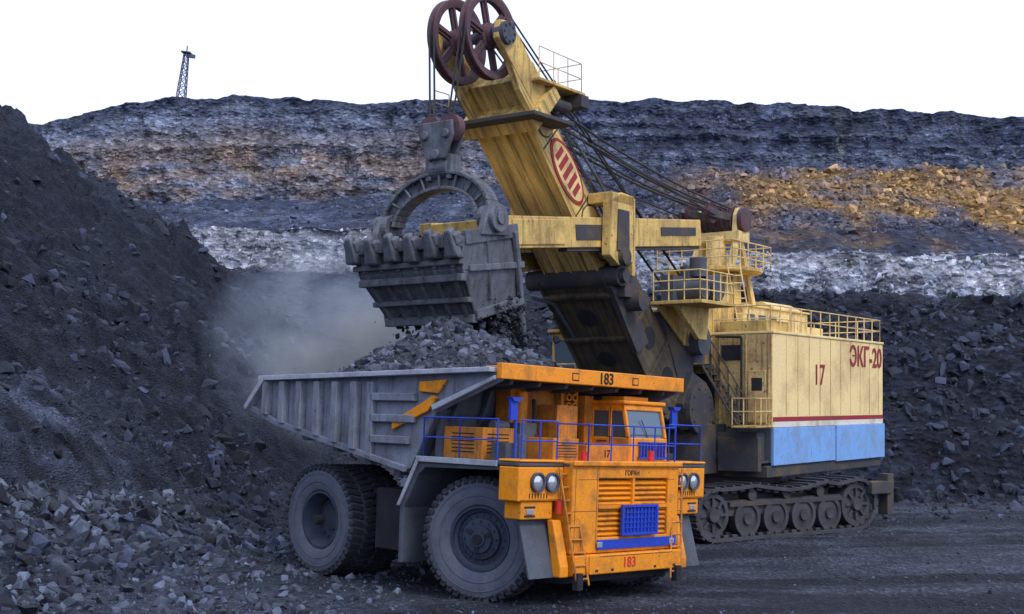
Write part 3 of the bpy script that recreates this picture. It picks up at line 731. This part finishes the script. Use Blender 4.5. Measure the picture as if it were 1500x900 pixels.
g=G('roof_cabins','yellow_l',SH,.02)
g.bb(-6.5,.2,-2.6,1.6,8.02,9.2);g.bb(-6.6,.3,-2.7,1.7,9.2,9.28);g.bb(-9.3,-7.0,-2,1.2,8.02,8.7)
g.prism([(-2.6,9.28),(1.6,9.28),(1.0,9.6),(-2.0,9.6)],-6.0,-3.0,'x')
g.done()
g=G('roof_cabin_windows','glass',SH)
for x in (-.5,-1.6,-2.7): g.bb(x-.4,x+.3,1.602,1.62,8.3,8.9)
g.bb(.202,.215,-.2,1.3,8.25,8.9);g.done()
g=G('railings','yellow_l',SH)
railing(g,[(.2,3.7,8.02),(-9.8,3.75,8.02),(-9.8,-3.7,8.02)],1.0,.026,1.0,2)
railing(g,[(2.2,1.0,8.02),(2.2,3.7,8.02),(.3,3.7,8.02)],1.0,.026,1.0,2)
railing(g,[(7.3,1.4,8.95),(7.3,3.3,8.95),(4.6,3.3,8.95),(4.6,1.9,8.95)],1.05,.026,.6,3)
railing(g,[(1.4,1.7,10.8),(1.4,-1.7,10.8)],1.0,.026,.6,3)
railing(g,[(1.4,1.7,10.8),(-2.3,1.7,10.8),(-2.3,-1.7,10.8)],1.0,.026,.7,3)
railing(g,[(3.9,2.9,4.4),(3.9,3.85,4.4),(2.5,3.9,4.4)],1.0,.026,.5,2)
railing(g,[(7.4,-3.9,5.6),(7.4,-1.9,5.6)],1.1,.04,.7,2)
railing(g,[(7.2,-2.6,4.4),(5.6,-1.9,4.4)],1.1,.04,.7,2)
ladder(g,(7.2,-1.7,3.6),(7.2,-1.7,7.2),(1,0,0),.6,9,.035)
ladder(g,(1.6,2.4,8.0),(1.3,1.7,10.8),(.6,-.8,0),.5,9,.028)
g.done()
g=G('front_platform','yellow',SH,.02)
g.bb(4.5,7.4,1.3,3.4,8.80,8.93);g.prism([(4.6,8.8),(7.2,8.8),(5.4,7.6),(4.8,7.6)],2.1,2.3);g.prism([(4.6,8.8),(7.2,8.8),(5.0,7.4),(4.6,7.4)],1.4,1.5)
g.cyl((-.4,0,10.62),(-.4,0,10.78),2.0,28);g.bb(2.5,3.9,2.85,3.9,4.28,4.36)
g.prism([(-.6,8.0),(.5,8.0),(.2,10.6),(-.4,10.6)],.7,1.2)
g.done()
g=G('platform_machinery','grey',SH,0,True)
g.cyl((5.2,2.0,9.5),(5.2,3.0,9.5),.5,20);g.cyl((6.3,1.6,9.35),(6.3,3.0,9.35),.36,18);g.cyl((5.7,2.4,9.9),(5.7,2.4,10.6),.32,16);g.cyl((4.9,1.5,9.0),(4.9,1.5,10.4),.25,12)
g.bb(5.9,6.9,1.5,2.0,8.95,9.9);g.cyl((4.2,1.0,7.6),(4.2,1.9,7.6),.55,18);g.bb(3.4,4.2,.6,1.5,6.8,8.2)
g.done()
g=G('a_frame','yellow_l',SH,.02)
for y in (-.8,.8):
    g.beam((-1.0,y,12.5),(1.2,y*1.3,8.0),.24,.3);g.beam((-1.0,y,12.5),(-2.4,y*1.4,8.0),.2,.22)
g.cyl((-.6,0,8.0),(-.6,0,12.2),.40,20);g.bb(-1.5,-.5,-1.1,1.1,12.0,12.4)
for y in (.75,-.95): g.prism([(-1.6,12.2),(-.5,12.2),(-.6,13.1),(-.85,13.4),(-1.15,13.4),(-1.4,13.1)],y,y+.2)
g.done()
g=G('a_frame_sheaves','sheave',SH,0,True)
for y in (-.6,-.2,.2,.6): g.lathe([(0,-.08),(.5,-.08),(.55,-.1),(.55,-.02),(.5,0),(.55,.02),(.55,.1),(.5,.08),(0,.08)],(-1.0,y,12.95),24)
for y in (-.45,.45): g.lathe([(0,-.1),(.42,-.1),(.45,.1),(0,.1)],(.8,y,13.05),20)
g.lathe([(0,-.1),(.5,-.1),(.52,.1),(.35,.14),(0,.14)],(-1.0,1.08,12.9),24)
g.done()
g=G('a_frame_links','grime',SH,.02)
for y in (-.75,-.15,.65): g.beam((-1.0,y,13.0),(1.3,y,12.95),.08,.3)
g.done()
g=G('stairs','grime',SH)
a=Vector((2.9,1.35,6.7));b_=Vector((2.9,2.85,4.4))
for x in (2.6,3.3):
    g.beam((x,a.y,a.z),(x,b_.y,b_.z),.05,.22,(1,0,0))
    g.cyl((x,a.y,a.z+1),(x,b_.y,b_.z+1),.028,6)
    for i in range(5):
        p=a.lerp(b_,i/4);g.cyl((x,p.y,p.z),(x,p.y,p.z+1),.025,6)
for i in range(10):
    p=a.lerp(b_,(i+.5)/10);g.bb(2.6,3.3,p.y-.12,p.y+.12,p.z-.02,p.z+.02)
g.bb(2.40,3.4,.2,1.4,6.62,6.7);g.done()
g=G('operator_cabin','yellow',SH,.03)
g.bb(3.4,6.0,-3.9,-3.8,5.3,8.0);g.bb(3.4,6.0,-2.2,-2.1,5.3,8.0);g.bb(3.4,3.5,-3.8,-2.2,5.3,8.0);g.bb(3.3,6.2,-4.0,-2.0,8.0,8.12)
g.bb(5.9,6.0,-3.8,-2.2,5.3,6.3);g.bb(5.9,6.0,-3.8,-2.2,7.7,8.0);g.bb(3.3,7.4,-4.0,-1.9,5.15,5.3);g.done()
g=G('operator_windows','glass',SH);g.bb(5.93,5.96,-3.8,-2.2,6.3,7.7);g.done()
# ---- boom
A0=Vector((4.5,0,4.6));A1=Vector((15.2,0,15.5))
bd=(A1-A0).normalized();bn=Vector((-bd.z,0,bd.x))
def BP(t,n,y=0):
    p=A0+bd*t+bn*n;return Vector((p.x,y,p.z))
L=(A1-A0).length
def bprism(g,tn,y0,y1):
    g.prism([(BP(t,n).x,BP(t,n).z) for t,n in tn],y0,y1)
g=G('boom_lower','grimey',SH,.03)
bprism(g,[(-.3,-.5),(1.6,-1.15),(7.9,-1.0),(7.9,.85),(2,1.0),(-.3,.5)],-1.3,1.3)
for t in (1.2,3.2,5.2,7.2): bprism(g,[(t-.08,-1.2),(t+.08,-1.2),(t+.08,1.0),(t-.08,1.0)],-1.38,1.38)
for y in (-1.38,1.30): bprism(g,[(1.6,-1.25),(7.9,-1.1),(7.9,-.95),(1.6,-1.05)],y,y+.08)
g.done()
g=G('boom_holes','dark',SH,0,True)
for t in (2.2,4.2,6.2):
    c_=BP(t,-1.05);g.cyl(c_+bn*.2,c_-bn*.075,.36,20)
for t in (2.2,4.2,6.2):
    c_=BP(t,0);g.cyl((c_.x,-1.32,c_.z),(c_.x,1.32,c_.z),.42,20)
g.done()
g=G('boom_upper','yellow_b',SH,.03)
bprism(g,[(7.6,-.75),(14.2,-.62),(14.2,.55),(7.6,.72)],-1.12,1.12)
for y in (-1.12,-.6,0,.6,1.06): bprism(g,[(7.7,-.82),(14.1,-.69),(14.1,-.62),(7.7,-.75)],y,y+.06)
bprism(g,[(13.9,-.95),(14.4,-.95),(14.4,.9),(13.9,.9)],-1.5,1.5)
for y in (-1.25,1.0): bprism(g,[(14.3,-.5),(15.2,-.55),(16.1,-.35),(16.2,.25),(15.4,.7),(14.3,.75)],y,y+.25)
bprism(g,[(14.3,-.1),(15.3,-.1),(15.3,.6),(14.3,.6)],-1.0,1.0)
g.done()
def disc(g,c,rx,rz,y0,y1,n=36):
    g.prism([(c.x+bd.x*rx*math.cos(2*math.pi*i/n)+bn.x*rz*math.sin(2*math.pi*i/n),c.z+bd.z*rx*math.cos(2*math.pi*i/n)+bn.z*rz*math.sin(2*math.pi*i/n)) for i in range(n)],y0,y1)
g=G('boom_side_plates','yellow_l',SH,.01,True)
disc(g,BP(13.55,.05),.42,.42,1.121,1.16);disc(g,BP(9.6,0),.5,.5,1.121,1.16);disc(g,BP(8.4,0),.4,.4,1.121,1.16);g.done()
g=G('boom_plate_rims','grime',SH);disc(g,BP(13.55,.05),.47,.47,1.1205,1.135);disc(g,BP(9.6,0),.55,.55,1.1205,1.135);disc(g,BP(8.4,0),.45,.45,1.1205,1.135)
for t in (10.25,13.0): bprism(g,[(t-.03,-.6),(t+.03,-.6),(t+.03,.6),(t-.03,.6)],1.1205,1.132)
g.done()
EC=11.65
g=G('boom_emblem_ring','red',SH);disc(g,BP(EC,0),1.30,.60,1.136,1.16);g.done()
g=G('boom_emblem_field','yellow_l',SH);disc(g,BP(EC,0),1.17,.50,1.161,1.17);g.done()
g=G('boom_emblem_bars','red',SH)
for k,hh in ((-.74,.26),(-.38,.34),(0,.36),(.38,.34),(.74,.26)): bprism(g,[(EC+k-.12,-hh),(EC+k+.10,-hh),(EC+k+.12,hh),(EC+k-.10,hh)],1.171,1.178)
g.done()
g=G('boom_walkway','grime',SH)
for y in (.55,1.05):
    g.cyl(BP(7.8,.95,y),BP(14.2,.85,y),.03,6)
    g.cyl(BP(7.8,1.7,y),BP(14.2,1.6,y),.018,6)
    for i in range(8):
        t=7.8+i*6.3/7;g.cyl(BP(t,.7,y),BP(t,1.65,y),.018,6)
for i in range(22):
    t=7.9+i*.29;g.cyl(BP(t,.93,.55),BP(t,.93,1.05),.016,5)
g.done()
g=G('boom_head_rails','yellow_l',SH)
c_=BP(14.4,.9)
railing(g,[(c_.x+.9,1.5,c_.z+.05),(c_.x-1.6,1.5,c_.z-.0),(c_.x-1.6,-1.3,c_.z)],1.0,.018,.8,2)
railing(g,[(c_.x+2.0,-1.9,c_.z-.9),(c_.x+1.2,-1.9,c_.z-.9)],.8,.018,.8,2)
g.done()
g=G('boom_head_platform','yellow',SH,.02)
g.bb(c_.x-1.7,c_.x+1.0,.95,1.6,c_.z-.06,c_.z+.04);g.bb(c_.x-1.7,c_.x-.2,-1.4,.95,c_.z-.06,c_.z+.04)
g.done()
g=G('boom_head_step','grime',SH,.02)
g.bb(c_.x-.4,c_.x+1.9,-2.0,2.0,c_.z-1.35,c_.z-1.22);g.bb(c_.x-1.75,c_.x-1.3,.9,1.7,c_.z-.5,c_.z-.08);g.cyl((c_.x-1.2,1.2,c_.z-.5),(c_.x-.2,1.2,c_.z-.5),.2,12)
g.done()
sc=Vector((16.35,0,16.65))
g=G('head_sheaves','sheave',SH,0,True)
for y in (-.62,.62):
    g.lathe([(1.33,-.16),(1.33,-.08),(1.22,-.03),(1.22,.03),(1.33,.08),(1.33,.16),(1.24,.16),(1.08,.10),(1.06,0),(1.08,-.10),(1.24,-.16)],(sc.x,y,sc.z),56,None,True)
    g.lathe([(0,-.26),(.30,-.26),(.33,-.1),(.42,-.08),(.42,.08),(.33,.1),(.30,.26),(0,.26)],(sc.x,y,sc.z),28)
    for i in range(6):
        a=2*math.pi*i/6+.25
        g.box((sc.x+.73*math.cos(a),y,sc.z+.73*math.sin(a)),(.80,.10,.26),Matrix.Rotation(-a,4,'Y'))
        g.box((sc.x+.73*math.cos(a),y,sc.z+.73*math.sin(a)),(.80,.20,.07),Matrix.Rotation(-a,4,'Y'))
g.done()
g=G('sheave_axle','grey',SH,0,True);g.cyl((sc.x,-1.35,sc.z),(sc.x,1.4,sc.z),.17,16);g.cyl((sc.x,1.0,sc.z),(sc.x,1.42,sc.z),.36,20)
for i in range(8):
    a=2*math.pi*i/8;g.cyl((sc.x+.27*math.cos(a),1.42,sc.z+.27*math.sin(a)),(sc.x+.27*math.cos(a),1.47,sc.z+.27*math.sin(a)),.04,6)
g.done()
g=G('head_brackets','yellow',SH,.03)
for y in (-1.3,1.05):
    q=BP(14.5,.3)
    g.prism([(q.x-.5,q.z),(q.x+.2,q.z-.6),(sc.x+.38,sc.z-.2),(sc.x+.3,sc.z+.36),(sc.x-.35,sc.z+.45)],y,y+.22)
g.done()
g=G('hoist_ropes','rope',SH)
for y in (-.62,.62):
    for d in (-.09,.09):
        g.cyl((sc.x+1.29,y+d,sc.z),(17.95,y*.55+d,13.75),.033,6)
        pts=[(sc.x+1.28*math.cos(t),y+d,sc.z+1.28*math.sin(t)) for t in np.linspace(0,2.2,14)]
        g.path(pts,.033)
        g.cyl(pts[-1],(1.0,y*.8,8.6),.033,6)
g.done()
g=G('suspension_ropes','rope',SH)
for y in (-.9,-.6,-.3,.3,.6,.9):
    p0=Vector(BP(14.1,.75,y));p1=Vector((-.9,y*.7,13.35));pr=None
    for i in range(9):
        t=i/8;q=p0.lerp(p1,t);q.z-=.45*4*t*(1-t)*(1 if abs(y)<.7 else .7)
        if pr is not None: g.cyl(pr,q,.042,6)
        pr=q
for y in (.75,):
    g.cyl(BP(13.2,.75,y),(1.0,y,12.9),.035,6);g.cyl(BP(12.2,.75,-y),(1.0,-y,12.9),.035,6)
g.done()
g=G('boom_cable_pipe','grey',SH);g.path([BP(12.2,.9,1.3),BP(10,1.1,1.4),BP(8.6,1.0,1.5),(9.2,1.6,11.3)],.05,8)
g.path([BP(5,-1.1,-.9),BP(7,-1.2,-1.0),(11.6,-1,8.9)],.06,8);g.path([(12.6,-1.0,10.0),(12.0,-1.5,8.2),(10.8,-1.4,7.6)],.05,8);g.done()
H0=Vector((16.9,0,10.42));H1=Vector((4.1,0,11.75));hd=(H1-H0).normalized()
g=G('dipper_handle','yellow',SH,.03)
for y in (-1.45,1.45): g.beam(H0+Vector((0,y,0)),H1+Vector((0,y,0)),.5,1.0)
g.beam(H0,H0+hd*3.4,2.4,.9);g.beam(H1,H1-hd*.8,2.4,.9)
g.beam(H0+hd*.3+Vector((0,1.72,0)),H0+hd*3.2+Vector((0,1.72,0)),.06,.8);g.done()
g=G('handle_rack','grime',SH)
for y in (-1.45,1.45):
    g.beam(H0+hd*3.5+Vector((0,y,-.56)),H1+Vector((0,y,-.56)),.36,.12)
    a=H0+hd*3.9+Vector((0,y,0));b_=H0+hd*6.3+Vector((0,y,0));g.beam(a,b_,.56,.5)
a=H1-hd*.5+Vector((0,1.71,.05));b_=H1-hd*3.2+Vector((0,1.71,.05));g.beam(a,b_,.04,.30);g.done()
g=G('saddle_block','yellow',SH,.03)
for y in (-1,1):
    yy=lambda a,b:(a,b) if y>0 else (-b,-a)
    a,b_=yy(1.75,2.1)
    g.prism([(10.9,9.9),(11.5,10.2),(11.4,12.1),(10.7,12.4),(9.9,12.35),(9.9,10.1)],a,b_)
    a,b_=yy(1.15,2.1);g.bb(9.9,11.4,a,b_,12.0,12.35);g.bb(9.8,10.0,a,b_,9.6,12.3)
g.done()
g=G('saddle_plates','grime',SH,.02)
g.prism([(10.3,10.3),(11.1,10.4),(11.0,11.8),(10.3,11.8)],2.1,2.16);g.cyl((10.7,2.1,10.2),(10.7,2.3,10.2),.3,16);g.done()
g=G('shipper_drive','grime',SH,.02,True)
g.cyl((10.4,-1.9,9.6),(10.4,1.9,9.6),.36,24);g.cyl((10.4,1.9,9.6),(10.4,2.1,9.6),.25,16);g.bb(9.4,10.2,1.4,1.9,8.9,9.8);g.cyl((9.4,1.4,8.8),(9.4,2.2,8.8),.36,18)
g.prism([(9.9,9.9),(10.6,9.2),(8.8,7.0),(8.0,7.4)],1.39,1.6);g.done()
# ---- bucket
def hexa(g,p): g.add(p,[(0,1,2,3),(4,7,6,5),(0,4,5,1),(1,5,6,2),(2,6,7,3),(3,7,4,0)])
TF=lambda y:Vector((19.65,y,9.95));MF=lambda y:Vector((19.45,y,9.0));BF=lambda y:Vector((18.35,y,7.62))
TR=lambda y:Vector((16.75,y,10.55));BR=lambda y:Vector((16.15,y,8.35))
g=G('bucket','bucket',SH,.04)
def slab(g,a,b,c,d,n):
    n=Vector(n).normalized()*.14;hexa(g,[a,b,c,d,a+n,b+n,c+n,d+n])
slab(g,TF(-2.1),TF(2.1),MF(2.0),MF(-2.0),(-1,0,.1));slab(g,MF(-2.0),MF(2.0),BF(1.68),BF(-1.68),(-1,0,.6))
for s in (-1,1):
    slab(g,TF(2.1*s),MF(2.0*s),Vector((16.4,1.95*s,9.4)),TR(2.0*s),(0,-s,0))
    slab(g,MF(2.0*s),BF(1.68*s),BR(1.75*s),Vector((16.4,1.95*s,9.4)),(0,-s,0))
slab(g,TR(-2.0),TR(2.0),BR(1.75),BR(-1.75),(1,0,0))
g.done()
g=G('bucket_ribs','bucket',SH,.03)
def lerpf(t,y):
    a=TF(y);b_=MF(y*.955);c_=BF(y*.8)
    return a.lerp(b_,t*2) if t<.5 else b_.lerp(c_,t*2-1)
for t,wd in ((.06,.34),(.36,.16),(.56,.22),(.78,.16),(.97,.26)):
    a=lerpf(t,-2.12);b_=lerpf(t,2.12);g.beam(a+Vector((.06,0,0)),b_+Vector((.06,0,0)),.22,wd)
for y in (-1.75,-1.05,-.35,.35,1.05,1.75):
    for k in range(5):
        a=lerpf(.08+k*.18,y);b_=lerpf(.08+(k+1)*.18,y);g.beam(a+Vector((.03,0,0)),b_+Vector((.03,0,0)),.14,.16)
for s in (-1,1):
    y=s*2.08
    g.beam((19.5,y,9.95),(16.8,y*.97,10.45),.12,.42);g.beam((19.2,y*.97,9.1),(16.4,y*.95,9.45),.12,.2);g.beam((18.5,y*.84,7.8),(16.2,y*.86,8.4),.14,.3)
    g.beam((17.0,y,10.4),(16.4,y*.9,8.5),.14,.3);g.beam((18.4,y*.99,10.1),(17.9,y*.88,8.3),.12,.2)
    g.prism([(17.5,10.2),(18.8,10.1),(18.45,10.95),(17.8,11.0)],y-.12,y+.12);g.cyl((18.1,y-.28,10.7),(18.1,y+.28,10.7),.26,20)
g.beam((16.6,-1.8,10.3),(16.6,1.8,10.3),.3,.6);g.beam((16.3,-1.7,8.9),(16.3,1.7,8.9),.3,.5)
g.done()
g=G('bucket_teeth','bucket',SH,.06)
for i,y in enumerate((-1.9,-1.14,-.38,.38,1.14,1.9)):
    a=TF(y)+Vector((0,0,(.04,-.03,.02,-.04,.03,0)[i]))
    g.add([a+Vector(v) for v in [(-.12,-.24,-.6),(.26,-.24,-.6),(.26,.24,-.6),(-.12,.24,-.6),(.26,-.12,.28),(.46,-.12,.14),(.46,.12,.14),(.26,.12,.28)]],[(0,1,2,3),(4,7,6,5),(0,4,5,1),(1,5,6,2),(2,6,7,3),(3,7,4,0)])
    g.box(a+Vector((.16,0,-.05)),(.34,.48,.36),Matrix.Rotation(R(25),4,'Y'))
g.done()
g=G('bucket_door','bucket',SH,.03)
hexa(g,[Vector(v) for v in [(16.1,-1.6,8.4),(16.1,1.6,8.4),(15.5,1.5,6.5),(15.5,-1.5,6.5),(15.9,-1.6,8.4),(15.9,1.6,8.4),(15.3,1.5,6.5),(15.3,-1.5,6.5)]])
for y in (-1.3,1.3): g.beam((15.85,y,9.6),(15.45,y,6.6),.25,.3)
g.done()
g=G('bail','bucket',SH,.04,False)
n=18;rx,rz=2.12,1.62
def bp_(t,k): return Vector((18.1-.25*math.sin(t),(rx-k)*math.cos(t),10.65+(rz-k)*math.sin(t)))
for i in range(n):
    t0=math.pi*i/n;t1=math.pi*(i+1)/n
    v=[]
    for t in (t0,t1):
        for k in (0,.55):
            for dx in (-.09,.09): v.append(bp_(t,k)+Vector((dx,0,0)))
    g.add(v,[(0,1,3,2),(4,6,7,5),(0,4,5,1),(2,3,7,6),(0,2,6,4),(1,5,7,3)])
    for k in (0,.48):
        v=[]
        for t in (t0,t1):
            for kk in (k-.02,k+.09):
                for dx in (-.28,.28): v.append(bp_(t,kk)+Vector((dx,0,0)))
        g.add(v,[(0,1,3,2),(4,6,7,5),(0,4,5,1),(2,3,7,6),(0,2,6,4),(1,5,7,3)])
    if i%2==1:
        a=bp_(t0,.05);b_=bp_(t0,.5);g.cyl(a+Vector((.2,0,0)),b_+Vector((.2,0,0)),.05,6)
for s in (-1,1): g.cyl((18.1,s*1.75,10.65),(18.1,s*2.35,10.65),.42,24);g.cyl((18.1,s*2.35,10.65),(18.1,s*2.42,10.65),.2,16)
g.cyl((17.85,-.35,12.35),(17.85,.35,12.35),.32,18);g.bb(17.6,18.1,-.5,-.3,12.0,12.75);g.bb(17.6,18.1,.3,.5,12.0,12.75)
g.done()
g=G('equalizer_block','bucket',SH,.04)
pf=[(-.32,12.6),(.32,12.6),(.66,13.3),(.62,13.75),(-.62,13.75),(-.66,13.3)]
g.prism(pf,17.62,17.74,'x');g.prism(pf,18.1,18.22,'x')
g.bb(17.7,18.15,-.2,.2,12.3,13.1);g.cyl((17.55,0,12.75),(18.3,0,12.75),.16,14)
for y in (-.4,.4): g.cyl((17.55,y,13.35),(18.32,y,13.35),.14,14)
g.done()
g=G('equalizer_sheave','sheave',SH,0,True)
for y in (-.38,.38): g.cyl((17.78,y,13.55),(18.06,y,13.55),.42,20)
g.done()
n=700;px=RNG.uniform(16.9,19.3,n);py=RNG.uniform(-1.85,1.85,n);pz=9.75+.45*(1-np.abs(px-18)/1.6)+RNG.normal(size=n)*.08
rocks('bucket_muck',np.stack([px,py,pz],-1),.06*(4)**(RNG.random(n)**2),(.05,.055,.07),.5,SH)
n=4200;t=RNG.random(n);px=17.2+RNG.normal(size=n)*.6-t*.7;py=RNG.normal(size=n)*.9+.4;pz=8.4-t*2.4
rocks('falling_muck',np.stack([px,py,pz],-1),.03*(7)**(RNG.random(n)**2.2),(.030,.034,.048),.5,SH)
# ---------------------------------------------------------------- dust
bm=bmesh.new();bmesh.ops.create_icosphere(bm,subdivisions=3,radius=1)
me=bpy.data.meshes.new('dust_cloud');bm.to_mesh(me);bm.free()
du=bpy.data.objects.new('dust_cloud',me);scene.collection.objects.link(du)
du.location=(-5.6,46,6.9);du.scale=(5.8,4.5,4.4)
m=bpy.data.materials.new('dust');m.use_nodes=True;nt=m.node_tree;nt.nodes.remove(nt.nodes["Principled BSDF"])
vp=N(nt,"ShaderNodeVolumeScatter");vp.inputs['Color'].default_value=(.62,.78,1.0,1)
tc=N(nt,"ShaderNodeTexCoord").outputs['Object']
ln=N(nt,"ShaderNodeVectorMath",operation='LENGTH');nt.links.new(tc,ln.inputs[0])
fo=ramp(nt,[(.15,1.0),(.55,.45),(.95,0.0)],ln.outputs['Value'])
nn=noise(nt,tc,2.4,5,.6);fn=ramp(nt,[(.38,0),(.64,1)],nn)
mu=N(nt,"ShaderNodeMath",operation='MULTIPLY');nt.links.new(fo,mu.inputs[0]);nt.links.new(fn,mu.inputs[1])
mu2=N(nt,"ShaderNodeMath",operation='MULTIPLY');nt.links.new(mu.outputs[0],mu2.inputs[0]);mu2.inputs[1].default_value=.65
nt.links.new(mu2.outputs[0],vp.inputs['Density']);nt.links.new(vp.outputs[0],nt.nodes['Material Output'].inputs['Volume'])
me.materials.append(m)
# ---------------------------------------------------------------- world, sun, camera
SE,SA=R(48),math.atan2(.62,-.80)
w=bpy.data.worlds.new("World");scene.world=w;w.use_nodes=True;nt=w.node_tree
bgn=nt.nodes['Background'];sk=N(nt,"ShaderNodeTexSky",sky_type='NISHITA');sk.sun_disc=False;sk.sun_elevation=SE;sk.sun_rotation=SA;sk.dust_density=3
cw_=mixc(nt,.88,sk.outputs[0],(7.4,8.2,11.0));nt.links.new(cw_,bgn.inputs['Color']);bgn.inputs['Strength'].default_value=.15
s=bpy.data.lights.new('sun','SUN');s.energy=1.5;s.angle=R(14);s.color=(1,.91,.77)
so=bpy.data.objects.new('sun',s);scene.collection.objects.link(so)
dirv=Vector((.62*math.cos(SE),-.80*math.cos(SE),math.sin(SE)))
so.rotation_euler=dirv.to_track_quat('Z','Y').to_euler()
cam=bpy.data.cameras.new('camera');co=bpy.data.objects.new('camera',cam);scene.collection.objects.link(co)
co.location=(0,0,4.84);co.rotation_euler=(R(90),0,0);cam.lens=45.6;cam.sensor_width=36;cam.shift_y=140/1500;cam.clip_end=1500
scene.camera=co
scene.view_settings.view_transform='Standard';scene.view_settings.look='None';scene.view_settings.exposure=0
